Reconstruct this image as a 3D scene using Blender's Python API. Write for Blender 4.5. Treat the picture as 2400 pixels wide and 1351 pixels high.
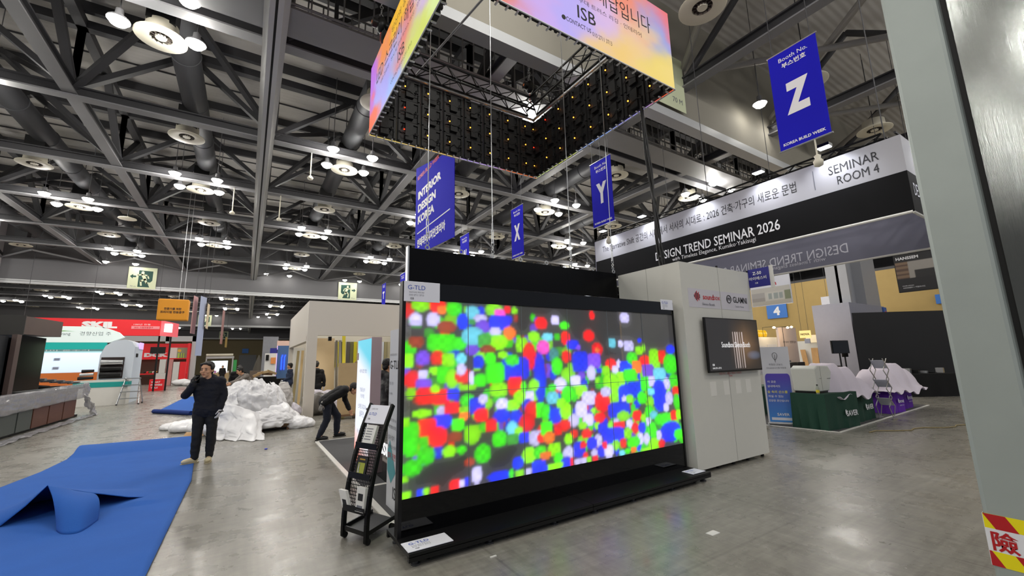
import bpy, math, random
import numpy as np
from mathutils import Vector, Matrix, noise
random.seed(7)
for o in list(bpy.data.objects): bpy.data.objects.remove(o)
SC = bpy.context.scene
COL = SC.collection
PI = math.pi

# ------------------------------------------------------------------ camera
CAM_H, FPX, YAW, PITCH, ROLL = 1.65, 971.57, .566434, .170795, -.023307
FWD = Vector((math.sin(YAW)*math.cos(PITCH), math.cos(YAW)*math.cos(PITCH), math.sin(PITCH)))
_r = Vector((math.cos(YAW), -math.sin(YAW), 0)); _u = _r.cross(FWD)
RGT = math.cos(ROLL)*_r + math.sin(ROLL)*_u
UPV = -math.sin(ROLL)*_r + math.cos(ROLL)*_u
cd = bpy.data.cameras.new('camera'); cam = bpy.data.objects.new('camera', cd); COL.objects.link(cam)
cam.matrix_world = Matrix(((RGT.x, UPV.x, -FWD.x, 0), (RGT.y, UPV.y, -FWD.y, 0), (RGT.z, UPV.z, -FWD.z, CAM_H), (0, 0, 0, 1)))
cd.sensor_width = 36; cd.sensor_fit = 'HORIZONTAL'; cd.lens = FPX*36/2400; cd.clip_start = .05; cd.clip_end = 400
SC.camera = cam
def in_frame(p, m=.12):
    d = Vector(p)-Vector((0, 0, CAM_H)); z = d.dot(FWD)
    if z < .3: return False
    return abs(FPX*d.dot(RGT)/z) < 1200*(1+m) and abs(FPX*d.dot(UPV)/z) < 676*(1+m)

# ------------------------------------------------------------------ world, exposure
w = bpy.data.worlds.new('hall_world'); SC.world = w; w.use_nodes = True
w.node_tree.nodes['Background'].inputs[0].default_value = (.80, .86, 1.0, 1)
w.node_tree.nodes['Background'].inputs[1].default_value = .40
SC.view_settings.view_transform = 'Standard'; SC.view_settings.look = 'None'
SC.view_settings.exposure = 0.0; SC.view_settings.gamma = 1.0; SC.view_settings.use_curve_mapping = False
LAMP_W = 300.0       # watts of one cluster of four hall lamps, all round; plus their downward beam
BEAM_W = 340.0

# ------------------------------------------------------------------ materials
def lin(h):
    h = h.lstrip('#'); c = [int(h[i:i+2], 16)/255 for i in (0, 2, 4)]
    return tuple(x/12.92 if x <= .04045 else ((x+.055)/1.055)**2.4 for x in c)+(1,)
_M = {}
def mat(name, col, rough=.6, metal=0, emit=0, ecol=None, var=0, vscale=8, bump=0, bscale=60, spec=.5, trans=0, alpha=1, coat=0):
    if name in _M: return _M[name]
    m = bpy.data.materials.new(name); m.use_nodes = True; nt = m.node_tree; b = nt.nodes['Principled BSDF']
    c = lin(col) if isinstance(col, str) else tuple(col)+(1,)*(4-len(col))
    b.inputs['Base Color'].default_value = c; b.inputs['Roughness'].default_value = rough
    b.inputs['Metallic'].default_value = metal; b.inputs['Specular IOR Level'].default_value = spec
    b.inputs['Transmission Weight'].default_value = trans; b.inputs['Alpha'].default_value = alpha
    b.inputs['Coat Weight'].default_value = coat
    if emit:
        b.inputs['Emission Color'].default_value = lin(ecol) if ecol else c; b.inputs['Emission Strength'].default_value = emit
    if var or bump:
        tc = nt.nodes.new('ShaderNodeTexCoord'); n = nt.nodes.new('ShaderNodeTexNoise')
        nt.links.new(tc.outputs['Object'], n.inputs['Vector']); n.inputs['Scale'].default_value = vscale; n.inputs['Detail'].default_value = 5
        if var:
            mx = nt.nodes.new('ShaderNodeMix'); mx.data_type = 'RGBA'
            mx.inputs['A'].default_value = tuple(x*(1-var) for x in c[:3])+(1,)
            mx.inputs['B'].default_value = tuple(min(1, x*(1+var)) for x in c[:3])+(1,)
            nt.links.new(n.outputs['Fac'], mx.inputs['Factor']); nt.links.new(mx.outputs['Result'], b.inputs['Base Color'])
        if bump:
            n2 = nt.nodes.new('ShaderNodeTexNoise'); n2.inputs['Scale'].default_value = bscale; n2.inputs['Detail'].default_value = 4
            nt.links.new(tc.outputs['Object'], n2.inputs['Vector'])
            bp = nt.nodes.new('ShaderNodeBump'); bp.inputs['Strength'].default_value = bump; bp.inputs['Distance'].default_value = .02
            nt.links.new(n2.outputs['Fac'], bp.inputs['Height']); nt.links.new(bp.outputs['Normal'], b.inputs['Normal'])
    _M[name] = m; return m
def attr_emit(name, strength, glass=False, rough=.25):
    """surface that shows a picture held in the colour attribute 'pic' as light (an LED screen)"""
    m = bpy.data.materials.new(name); m.use_nodes = True; nt = m.node_tree; L = nt.links.new
    nt.nodes.clear(); out = nt.nodes.new('ShaderNodeOutputMaterial')
    at = nt.nodes.new('ShaderNodeAttribute'); at.attribute_name = 'pic'
    em = nt.nodes.new('ShaderNodeEmission'); L(at.outputs['Color'], em.inputs[0]); em.inputs[1].default_value = strength
    gl = nt.nodes.new('ShaderNodeBsdfGlossy'); gl.inputs['Roughness'].default_value = .04 if glass else rough; gl.inputs['Color'].default_value = (.9, .9, .9, 1)
    base = nt.nodes.new('ShaderNodeBsdfTransparent' if glass else 'ShaderNodeBsdfDiffuse')
    base.inputs[0].default_value = (.30, .30, .31, 1) if glass else (.03, .03, .03, 1)
    if glass:      # grey mixed in as painted haze for reflections and background seen through
        mk = nt.nodes.new('ShaderNodeBsdfDiffuse'); mk.inputs[0].default_value = (.22, .215, .22, 1); mb_ = nt.nodes.new('ShaderNodeMixShader'); mb_.inputs[0].default_value = .5; L(base.outputs[0], mb_.inputs[1]); L(mk.outputs[0], mb_.inputs[2]); base = mb_
    fr = nt.nodes.new('ShaderNodeFresnel'); fr.inputs[0].default_value = 1.22
    mx = nt.nodes.new('ShaderNodeMixShader'); L(fr.outputs[0], mx.inputs[0]); L(base.outputs[0], mx.inputs[1]); L(gl.outputs[0], mx.inputs[2])
    ad = nt.nodes.new('ShaderNodeAddShader')
    if glass:   # lit diodes hide what lies behind
        sm = nt.nodes.new('ShaderNodeMixShader'); L(at.outputs['Alpha'], sm.inputs[0]); L(mx.outputs[0], sm.inputs[1])
        df = nt.nodes.new('ShaderNodeBsdfDiffuse'); df.inputs[0].default_value = (.02, .02, .02, 1); L(df.outputs[0], sm.inputs[2])
        L(sm.outputs[0], ad.inputs[0])
    else: L(mx.outputs[0], ad.inputs[0])
    L(em.outputs[0], ad.inputs[1]); L(ad.outputs[0], out.inputs['Surface'])
    return m

# ------------------------------------------------------------------ mesh building
OFF = {}          # world offset of every thing or part
def thing(name, label, cat, loc=(0, 0, 0), group=None):
    o = bpy.data.objects.new(name, None); o.empty_display_size = .1; COL.objects.link(o); o.location = loc
    OFF[o] = Vector(loc); tag(o, label, cat, group); return o
def tag(o, label=None, cat=None, group=None, kind=None):
    if label: o['label'] = label
    if cat: o['category'] = cat
    if group: o['group'] = group
    if kind: o['kind'] = kind
    return o
def dup(root, loc, rotz=None, label=None, group=None):
    r = root.copy(); COL.objects.link(r); r.location = loc
    if rotz is not None: r.rotation_euler = (0, 0, rotz)
    OFF[r] = Vector(loc)
    if label: r['label'] = label
    if group: r['group'] = group
    for ch in list(root.children):
        c = ch.copy(); COL.objects.link(c); c.parent = r
        for g in list(ch.children):
            d = g.copy(); COL.objects.link(d); d.parent = c
    return r
class MB:
    def __init__(s): s.v = []; s.f = []; s.mi = []; s.m = 0
    def add(s, vs, fs):
        n = len(s.v); s.v += [Vector(v) for v in vs]
        for f in fs: s.f.append([n+i for i in f]); s.mi.append(s.m)
        return s
    def box(s, x0, x1, y0, y1, z0, z1):
        x0, x1 = min(x0, x1), max(x0, x1); y0, y1 = min(y0, y1), max(y0, y1); z0, z1 = min(z0, z1), max(z0, z1)
        return s.add([(x0, y0, z0), (x1, y0, z0), (x1, y1, z0), (x0, y1, z0), (x0, y0, z1), (x1, y0, z1), (x1, y1, z1), (x0, y1, z1)],
                     [(3, 2, 1, 0), (4, 5, 6, 7), (0, 1, 5, 4), (1, 2, 6, 5), (2, 3, 7, 6), (3, 0, 4, 7)])
    def obox(s, c, ax, ay, az, hx, hy, hz):
        c = Vector(c); ax, ay, az = Vector(ax).normalized()*hx, Vector(ay).normalized()*hy, Vector(az).normalized()*hz
        vs = [c+ax*i+ay*j+az*k for k in (-1, 1) for i, j in ((-1, -1), (1, -1), (1, 1), (-1, 1))]
        return s.add(vs, [(3, 2, 1, 0), (4, 5, 6, 7), (0, 1, 5, 4), (1, 2, 6, 5), (2, 3, 7, 6), (3, 0, 4, 7)])
    def bar(s, p, q, w, h=None, up=(0, 0, 1)):
        p, q = Vector(p), Vector(q); d = q-p; h = h or w
        u = Vector(up); 
        if abs(d.normalized().dot(u)) > .98: u = Vector((1, 0, 0))
        sd = d.cross(u).normalized(); u2 = sd.cross(d).normalized()
        return s.obox((p+q)/2, d, sd, u2, d.length/2, w/2, h/2)
    def cyl(s, p, q, r0, r1=None, n=12, caps=True):
        p, q = Vector(p), Vector(q); r1 = r0 if r1 is None else r1; d = (q-p).normalized()
        a = d.orthogonal().normalized(); b = d.cross(a)
        vs = [c+(a*math.cos(2*PI*i/n)+b*math.sin(2*PI*i/n))*r for c, r in ((p, r0), (q, r1)) for i in range(n)]
        fs = [(i, (i+1) % n, n+(i+1) % n, n+i) for i in range(n)]
        if caps: fs += [tuple(range(n-1, -1, -1)), tuple(range(n, 2*n))]
        return s.add(vs, fs)
    def tube(s, pts, r, n=8, caps=True):
        pts = [Vector(p) for p in pts]; rs = r if isinstance(r, (list, tuple)) else [r]*len(pts)
        vs = []; prev = None
        for i, p in enumerate(pts):
            d = (pts[min(i+1, len(pts)-1)]-pts[max(i-1, 0)])
            d = d.normalized() if d.length > 1e-9 else Vector((0, 0, 1))
            a = (prev-d*prev.dot(d)) if prev else d.orthogonal()
            a = a.normalized() if a.length > 1e-6 else d.orthogonal().normalized()
            prev = a; b = d.cross(a)
            vs += [p+(a*math.cos(2*PI*k/n)+b*math.sin(2*PI*k/n))*rs[i] for k in range(n)]
        m = len(pts); fs = [(i*n+k, i*n+(k+1) % n, (i+1)*n+(k+1) % n, (i+1)*n+k) for i in range(m-1) for k in range(n)]
        if caps: fs += [tuple(range(n-1, -1, -1)), tuple(range((m-1)*n, m*n))]
        return s.add(vs, fs)
    def ring(s, c, R, r, axis=(0, 0, 1), n=16, k=8):
        c = Vector(c); z = Vector(axis).normalized(); a = z.orthogonal().normalized(); b = z.cross(a); vs = []
        for i in range(n):
            e = a*math.cos(2*PI*i/n)+b*math.sin(2*PI*i/n)
            vs += [c+e*(R+r*math.cos(2*PI*j/k))+z*r*math.sin(2*PI*j/k) for j in range(k)]
        return s.add(vs, [(i*k+j, ((i+1) % n)*k+j, ((i+1) % n)*k+(j+1) % k, i*k+(j+1) % k) for i in range(n) for j in range(k)])
    def lathe(s, prof, c=(0, 0, 0), n=24):
        c = Vector(c); m = len(prof)
        vs = [c+Vector((r*math.cos(2*PI*i/n), r*math.sin(2*PI*i/n), z)) for i in range(n) for r, z in prof]
        return s.add(vs, [(i*m+j, ((i+1) % n)*m+j, ((i+1) % n)*m+j+1, i*m+j+1) for i in range(n) for j in range(m-1)])
    def ell(s, c, rx, ry, rz, n=14, m=9, R=None):
        c = Vector(c); vs = []
        for j in range(m+1):
            t = PI*j/m
            for i in range(n):
                v = Vector((rx*math.sin(t)*math.cos(2*PI*i/n), ry*math.sin(t)*math.sin(2*PI*i/n), rz*math.cos(t)))
                vs.append(c+(R @ v if R else v))
        return s.add(vs, [(j*n+i, (j+1)*n+i, (j+1)*n+(i+1) % n, j*n+(i+1) % n) for j in range(m) for i in range(n)])
    def poly(s, pts): return s.add(pts, [tuple(range(len(pts)))])
    def prism(s, pts, d):
        """a flat outline given a thickness vector"""
        d = Vector(d); n = len(pts); vs = [Vector(p) for p in pts]+[Vector(p)+d for p in pts]
        return s.add(vs, [tuple(range(n)), tuple(range(2*n-1, n-1, -1))]+[(i, n+i, n+(i+1) % n, (i+1) % n) for i in range(n)])
    def grid(s, fn, nu, nv):
        vs = [fn(i/nu, j/nv) for j in range(nv+1) for i in range(nu+1)]
        return s.add(vs, [(j*(nu+1)+i, j*(nu+1)+i+1, (j+1)*(nu+1)+i+1, (j+1)*(nu+1)+i) for j in range(nv) for i in range(nu)])
    def obj(s, name, m, parent=None, smooth=False, bevel=0, solid=0, label=None):
        off = OFF[parent] if parent else Vector((0, 0, 0))
        me = bpy.data.meshes.new(name)
        me.from_pydata([tuple(v-off) for v in s.v], [], s.f)
        for x in (m if isinstance(m, (list, tuple)) else [m]): me.materials.append(x)
        if max(s.mi, default=0): me.polygons.foreach_set('material_index', s.mi)
        if smooth: me.polygons.foreach_set('use_smooth', [True]*len(me.polygons))
        me.update()
        o = bpy.data.objects.new(name, me); COL.objects.link(o); OFF[o] = Vector(off)
        if parent: o.parent = parent
        if smooth == 'auto':
            try: me.set_sharp_from_angle(angle=.7)
            except Exception: pass
        if bevel:
            b = o.modifiers.new('bevel', 'BEVEL'); b.width = bevel; b.segments = 2; b.limit_method = 'ANGLE'
        if solid:
            b = o.modifiers.new('solid', 'SOLIDIFY'); b.thickness = solid; b.offset = 0
        if label: o['label'] = label
        return o
def B(*a): return MB().box(*a)
def struct(o, label=None):
    o['kind'] = 'structure'
    if label: o['label'] = label
    return o
_TX = {}
def text(s, org, right, up, m, parent, w=None, h=None, name='lettering', bold=0, align='C', lift=.004, flip=False, spacing=1.0):
    """lettering as thin geometry; org is the middle (C) or left end (L) of the line, h the height of the glyph box, w the width"""
    key = (s, bold, spacing)
    if key not in _TX:
        c = bpy.data.curves.new('t', 'FONT'); c.body = s; c.resolution_u = 2; c.offset = bold; c.space_character = spacing
        o = bpy.data.objects.new('t', c); COL.objects.link(o); me = bpy.data.meshes.new_from_object(o)
        V = np.empty(len(me.vertices)*3); me.vertices.foreach_get('co', V); V = V.reshape(-1, 3)
        F = [tuple(p.vertices) for p in me.polygons]
        bpy.data.objects.remove(o); bpy.data.curves.remove(c); bpy.data.meshes.remove(me)
        _TX[key] = (V, F)
    V, F = _TX[key]; lo, hi = V.min(0), V.max(0); ww, hh = hi[0]-lo[0], hi[1]-lo[1]
    sy = h/hh if h else w/ww; sx = w/ww if w else sy
    right, up = Vector(right).normalized(), Vector(up).normalized(); nrm = right.cross(up)
    org = Vector(org)+nrm*lift
    x0 = (lo[0]+hi[0])/2 if align == 'C' else lo[0]; y0 = (lo[1]+hi[1])/2
    mb = MB(); k = -1 if flip else 1
    mb.add([org+right*((v[0]-x0)*sx*k)+up*((v[1]-y0)*sy) for v in V], F)
    return mb.obj(name, m, parent)
def picture(name, org, right, up, W, H, nx, ny, fn, m, parent):
    """flat screen grid whose picture colours fn(u, v) -> rgba are stored per point"""
    org, right, up = Vector(org), Vector(right).normalized(), Vector(up).normalized()
    mb = MB().grid(lambda u, v: org+right*(u*W)+up*(v*H), nx, ny)
    o = mb.obj(name, m, parent); a = o.data.color_attributes.new('pic', 'FLOAT_COLOR', 'POINT')
    C = np.array([fn(i/nx, j/ny) for j in range(ny+1) for i in range(nx+1)], dtype=np.float32)
    a.data.foreach_set('color', C.ravel()); return o
def modified(o, *mods):
    """apply modifiers by evaluating the object"""
    for t, kw in mods:
        m = o.modifiers.new(t, t)
        for k, v in kw.items(): setattr(m, k, v)
    dg = bpy.context.evaluated_depsgraph_get(); dg.update()
    me = bpy.data.meshes.new_from_object(o.evaluated_get(dg)); old = o.data; o.modifiers.clear(); o.data = me
    bpy.data.meshes.remove(old); me.name = o.name
    me.polygons.foreach_set('use_smooth', [True]*len(me.polygons)); return o
X, Y, Z = Vector((1, 0, 0)), Vector((0, 1, 0)), Vector((0, 0, 1))
def fbm(p, o=4): return noise.fractal(Vector(p), 1.0, 2.0, o)
# ------------------------------------------------------------------ shared materials
white_paint = mat('white_paint', '#d8d6d0', .55); cream_panel = mat('cream_panel', '#d2ccc2', .6)
black_gloss = mat('black_gloss', '#030304', .05, spec=.35); black_matte = mat('black_matte', '#0d0d0e', .55)
black_metal = mat('black_metal', '#0b0b0c', .4, spec=.3); black_cloth = mat('black_cloth', '#0c0c0d', .95, bump=.3, bscale=30)
steel = mat('dark_steel_paint', '#3a3a3d', .6, var=.15, vscale=1.5); steel_lite = mat('grey_steel_and_lit_flange', '#7b7b7e', .55, var=.1, vscale=1.5)
duct_m = mat('grey_duct_metal', '#515256', .55, metal=.1, var=.1, vscale=2)
cream_plastic = mat('cream_plastic', '#cfcab8', .5); dark_vane = mat('dark_vane', '#3a342f', .6)
lens_m = mat('lamp_lens_light', '#ffffff', .4, emit=40, ecol='#fffaf0')
alu = mat('aluminium', '#b8babc', .3, metal=.8); galv = mat('galvanised_steel', '#a2aaa7', .45, metal=.35, var=.12, vscale=5, bump=.015, bscale=40)
white_card = mat('white_card', '#dfe0ea', .45); dark_ink = mat('dark_ink', '#1c1d22', .7); grey_ink = mat('grey_ink', '#6d6f78', .7)
white_ink = mat('white_ink', '#e6e6e8', .6); red_ink = mat('red_ink', '#c3222e', .6); blue_ink = mat('blue_ink', '#3b57b8', .6)
banner_blue = mat('banner_blue', '#1e1cb6', .8, spec=.15); navy_sign = mat('navy_sign', '#20207e', .5)
teal_m = mat('teal_panel', '#159a94', .5); red_m = mat('red_panel', '#d3101c', .45, emit=.18, ecol='#d3101c')
wrap_white = mat('white_plastic_wrap', '#eeeef0', .30, bump=.35, bscale=16)
wrap_white.node_tree.nodes['Principled BSDF'].inputs['Subsurface Weight'].default_value = .4; wrap_white.node_tree.nodes['Principled BSDF'].inputs['Subsurface Radius'].default_value = (.12, .12, .12)

# ------------------------------------------------------------------ floor
def floor_material():
    m = bpy.data.materials.new('polished_concrete'); m.use_nodes = True; nt = m.node_tree; L = nt.links.new; b = nt.nodes['Principled BSDF']
    tc = nt.nodes.new('ShaderNodeTexCoord')
    def nz(sc, det=6, stretch=None, rough=.6):
        n = nt.nodes.new('ShaderNodeTexNoise'); n.inputs['Scale'].default_value = sc; n.inputs['Detail'].default_value = det; n.inputs['Roughness'].default_value = rough
        if stretch:
            mp = nt.nodes.new('ShaderNodeMapping'); mp.inputs['Scale'].default_value = stretch; L(tc.outputs['Object'], mp.inputs['Vector']); L(mp.outputs[0], n.inputs['Vector'])
        else: L(tc.outputs['Object'], n.inputs['Vector'])
        return n
    def ramp(src, stops):
        r = nt.nodes.new('ShaderNodeValToRGB'); L(src, r.inputs[0]); e = r.color_ramp.elements
        e[0].position, e[0].color = stops[0][0], lin(stops[0][1]); e[1].position, e[1].color = stops[-1][0], lin(stops[-1][1])
        for p, c in stops[1:-1]: x = e.new(p); x.color = lin(c)
        return r
    big = ramp(nz(.55).outputs['Fac'], [(.2, '#928f86'), (.5, '#a09d94'), (.85, '#aeaba2')])
    fine = ramp(nz(9, 8).outputs['Fac'], [(.3, '#a0a0a0'), (.7, '#ffffff')])
    sx = ramp(nz(3.5, 8, (.22, 6, 1)).outputs['Fac'], [(.25, '#a6a6a6'), (.75, '#ffffff')])
    sy = ramp(nz(3.5, 8, (6, .22, 1)).outputs['Fac'], [(.25, '#aaaaaa'), (.75, '#ffffff')])
    def mul(a, c, f):
        x = nt.nodes.new('ShaderNodeMix'); x.data_type = 'RGBA'; x.blend_type = 'MULTIPLY'; x.inputs['Factor'].default_value = f
        L(a, x.inputs['A']); L(c, x.inputs['B']); return x.outputs['Result']
    c = mul(big.outputs[0], fine.outputs[0], .45); c = mul(c, sx.outputs[0], .5); c = mul(c, sy.outputs[0], .45)
    br = nt.nodes.new('ShaderNodeTexBrick'); br.inputs['Scale'].default_value = 1; br.offset = 0
    br.inputs['Brick Width'].default_value = 3.0; br.inputs['Row Height'].default_value = 3.0; br.inputs['Mortar Size'].default_value = .012
    br.inputs['Color1'].default_value = br.inputs['Color2'].default_value = (1, 1, 1, 1); br.inputs['Mortar'].default_value = (.72, .72, .72, 1)
    mp = nt.nodes.new('ShaderNodeMapping'); mp.inputs['Location'].default_value = (1.1, .7, 0); L(tc.outputs['Object'], mp.inputs['Vector']); L(mp.outputs[0], br.inputs['Vector'])
    c = mul(c, br.outputs['Color'], .6)
    sp = ramp(nz(38, 2).outputs['Fac'], [(.76, '#000000'), (.79, '#ffffff')])
    x = nt.nodes.new('ShaderNodeMix'); x.data_type = 'RGBA'; L(sp.outputs[0], x.inputs['Factor']); L(c, x.inputs['A']); x.inputs['B'].default_value = lin('#c4c1b8')
    L(x.outputs['Result'], b.inputs['Base Color'])
    rr = nt.nodes.new('ShaderNodeMapRange'); L(nz(2.2, 6).outputs['Fac'], rr.inputs[0]); rr.inputs[1].default_value = .3; rr.inputs[2].default_value = .7
    rr.inputs[3].default_value = .20; rr.inputs[4].default_value = .38; L(rr.outputs[0], b.inputs['Roughness'])
    bp = nt.nodes.new('ShaderNodeBump'); bp.inputs['Strength'].default_value = .05; bp.inputs['Distance'].default_value = .01
    L(nz(14, 6).outputs['Fac'], bp.inputs['Height']); L(bp.outputs[0], b.inputs['Normal'])
    b.inputs['Specular IOR Level'].default_value = .55
    return m
struct(B(-32, 33, -14, 118, -.2, 0).obj('floor', floor_material()), 'grey polished concrete hall floor with scuffs')

# ------------------------------------------------------------------ roof deck, walls, bulkheads
def deck_material():
    m = mat('roof_deck_panels', '#b1aeaa', .75, var=.16, vscale=.9); nt = m.node_tree; L = nt.links.new; b = nt.nodes['Principled BSDF']
    tc = nt.nodes.new('ShaderNodeTexCoord'); wv = nt.nodes.new('ShaderNodeTexWave'); wv.bands_direction = 'Y'; wv.inputs['Scale'].default_value = 1.6
    L(tc.outputs['Object'], wv.inputs['Vector']); bp = nt.nodes.new('ShaderNodeBump'); bp.inputs['Strength'].default_value = .3; bp.inputs['Distance'].default_value = .03
    L(wv.outputs['Fac'], bp.inputs['Height']); L(bp.outputs[0], b.inputs['Normal']); return m
ZC, ZT, ZR = 9.0, 11.25, 11.7      # underside of bottom chords, top chords, roof deck
struct(B(-32, 48, -14, 118, ZR, ZR+.2).obj('ceiling', deck_material()), 'grey corrugated roof deck above the trusses')
purlin = mat('dark_purlin', '#3b3b3e', .6)
for k in range(29):
    y = 7.2+k*1.2375
    struct(B(-32, 31, y-(.015 if k % 3 else .07), y+(.015 if k % 3 else .07), ZR-.05 if k % 3 else ZR-.3, ZR+.02).obj('ceiling_purlin', purlin))
bulk = mat('bulkhead_plaster', '#8d897e', .8, var=.05, vscale=1); bulk_far = mat('grey_bulkhead_plaster', '#67676a', .8, var=.05, vscale=1)
rail_m = mat('pale_track_metal', '#b9bbbd', .4)
BULK = (6.35, 40.5, 75.2, 109.9); ZBS = (8.0, 7.47, 7.47, 7.47)
for i, y in enumerate(BULK):
    ZB = ZBS[i]
    x0, x1 = (-32, 31)
    struct(B(x0, x1, y, y+.25, ZB, ZR).obj('wall_'+('near', 'middle', 'far', 'last')[i]+'_bulkhead', bulk if i == 0 else bulk_far),
           ('near cream', 'second grey', 'third grey', 'farthest grey')[i]+' bulkhead hanging across the hall under the roof')
    r = MB().box(x0, x1, y-.10, y, ZB-.06, ZB+.10).box(x0, x1, y-.06, y, ZB+.13, ZB+.22).box(x0, x1, y, y+.25, ZB-.04, ZB)
    struct(r.obj('trim_'+str(i+1), rail_m))
ochre = mat('ochre_wall_panels', '#a98f57', .7, var=.08, vscale=2)
struct(B(31, 31.3, -10, 60, 0, 6.3).obj('wall_right', ochre), 'ochre panelled end wall of the hall on the right')
struct(B(31.3, 48, -14, 118, 6.3, 6.5).obj('trim_5', steel))
struct(B(47.8, 48, -14, 118, 6.5, ZR).obj('wall_right_backdrop', steel))  # dark wall added to block the bluish world above the ochre wall
olive = mat('olive_grey_wall', '#83775a', .8, var=.06)
struct(B(-32, 31, 111.5, 111.9, 0, 9).obj('wall_back', olive), 'dull olive end wall at the far end of the hall')
struct(B(-32.3, -32, -14, 118, 0, ZR).obj('wall_left', bulk_far))
# white concrete column far left
struct(B(-15.4, -14.2, 39.6, 40.6, 0, ZR).obj('wall_left_column', mat('pale_column', '#b5b5bb', .6)), 'pale concrete column at the left end of the second bulkhead')

# ------------------------------------------------------------------ roof trusses: bottom chords, light catch painted into the paler flange, webs, top chords
XC = [.25+4.84*k for k in range(-5, 7)]
ROWS = [10.1+4.95*k for k in range(0, 6)]
def chord(mb, p, q):
    p, q = Vector(p), Vector(q); mb.m = 1; mb.bar(p+Z*.02, q+Z*.02, .30, .04); mb.m = 0
    mb.bar(p+Z*.16, q+Z*.16, .09, .25); mb.bar(p+Z*.30, q+Z*.30, .26, .04)
def warren(mb, p, q, n, zt=ZT, s=.19):
    p, q = Vector(p), Vector(q); d = (q-p)/n; u = Z*(zt-p.z)
    mb.bar(p+u, q+u, .24, .24)
    for i in range(n):
        a = p+d*i+Z*.25; mid = p+d*(i+.5)+u; b = p+d*(i+1)+Z*.25
        mb.bar(a, mid, s, s*.8); mb.bar(mid, b, s, s*.8)
        mb.bar(a, a+Z*(zt-p.z-.25), s*.9, s*.7)
for y in ROWS:
    mb = MB(); chord(mb, (XC[0]-3, y, ZC), (47, y, ZC)); warren(mb, (XC[0], y, ZC), (XC[-1]+14.52, y, ZC), len(XC)+2)
    struct(mb.obj('ceiling_truss', [steel, steel_lite]))
for x in XC:
    if abs(x-.25) < .1: continue
    mb = MB(); chord(mb, (x, BULK[0]+.5, ZC+.06), (x, BULK[1], ZC+.06)); warren(mb, (x, ROWS[0], ZC+.06), (x, ROWS[-1], ZC+.06), len(ROWS)-1)
    mb.bar((x, ROWS[-1], ZT), (x, BULK[1], ZC+.3), .18); mb.bar((x, ROWS[0], ZC+.3), (x, BULK[0]+.5, ZT), .18)
    struct(mb.obj('ceiling_truss', [steel, steel_lite]))
for k, y in enumerate([r+34.7*b for b in (1, 2) for r in ROWS]):
    mb = MB(); chord(mb, (-25, y, ZC), (20, y, ZC)); warren(mb, (-23.95, y, ZC), (19.61, y, ZC), 9)
    struct(mb.obj('ceiling_truss', [steel, steel_lite]))
# slender plan bracing beside the second bulkhead and counter-diagonals
for i, x in enumerate(XC[:-1]):
    mb = MB(); y0, y1 = ROWS[-1]+2.3, BULK[1]
    mb.cyl((x, y1, ZC+.1), (x+2.42, y0, ZC+.1), .06).cyl((x+4.84, y1, ZC+.1), (x+2.42, y0, ZC+.1), .06)
    struct(mb.obj('ceiling_brace', steel_lite))
for i, x in enumerate(XC[:-1]):
    for j in range(len(ROWS)-1):
        if (i+j) % 2: continue
        y = ROWS[j]; c = (x+2.42, y+2.47, ZT)
        mb = MB()
        for q in ((x, y), (x+4.84, y), (x, y+4.95), (x+4.84, y+4.95)): mb.bar((q[0], q[1], ZC+.25), c, .17, .14)
        struct(mb.obj('ceiling_strut_frame', steel))
# front bay, between the near bulkhead and the camera side: round pipe trusses
pipe_m = mat('grey_pipe_paint', '#8f8c88', .5)
for x in XC[3:10]:
    mb = MB(); chord(mb, (x, -9, ZC+.06), (x, BULK[0], ZC+.06))
    for j in range(3):
        y = BULK[0]-4.95*j
        mb.cyl((x, y-.1, ZC+.3), (x, y-2.47, ZT), .09).cyl((x, y-2.47, ZT), (x, y-4.95, ZC+.3), .09)
    struct(mb.obj('ceiling_truss', [steel, steel_lite, pipe_m]))
for j in range(3):
    y = .85-4.95*j; mb = MB(); chord(mb, (-10, y, ZC), (31, y, ZC)); warren(mb, (XC[3], y, ZC), (XC[9], y, ZC), 6)
    struct(mb.obj('ceiling_truss', [steel, steel_lite]))
for i, x in enumerate(XC[4:9]):
    mb = MB(); mb.cyl((x, BULK[0]-.1, ZC+.5), (x+4.84, .9, ZC+.5), .085).cyl((x+4.84, BULK[0]-.1, ZC+.7), (x, .9, ZC+.7), .085)
    struct(mb.obj('ceiling_brace', pipe_m))
# the wide pale partition-track beam running down the hall
mb = MB(); x0 = -.12
mb.m = 1; mb.box(x0, x0+.10, BULK[0]+.5, 109, 8.72, 8.80).box(x0+.15, x0+.25, BULK[0]+.5, 109, 8.72, 8.80); mb.m = 2
mb.box(x0+.10, x0+.15, BULK[0]+.5, 109, 8.78, 8.82); mb.m = 0
mb.box(x0-.10, x0+.36, BULK[0]+.5, 109, 8.80, 8.84).box(x0+.06, x0+.20, BULK[0]+.5, 109, 8.84, 9.9).box(x0-.12, x0+.40, BULK[0]+.5, 109, 9.9, 9.96)
for k in range(26): mb.box(x0+.05, x0+.34, 7+k*1.3, 7.02+k*1.3, 8.84, 9.9)
struct(mb.obj('ceiling_track_beam', [mat('pale_beam_paint', '#a5a4a1', .55, var=.06), rail_m, black_matte]), 'wide pale partition track beam running away under the roof')
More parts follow.
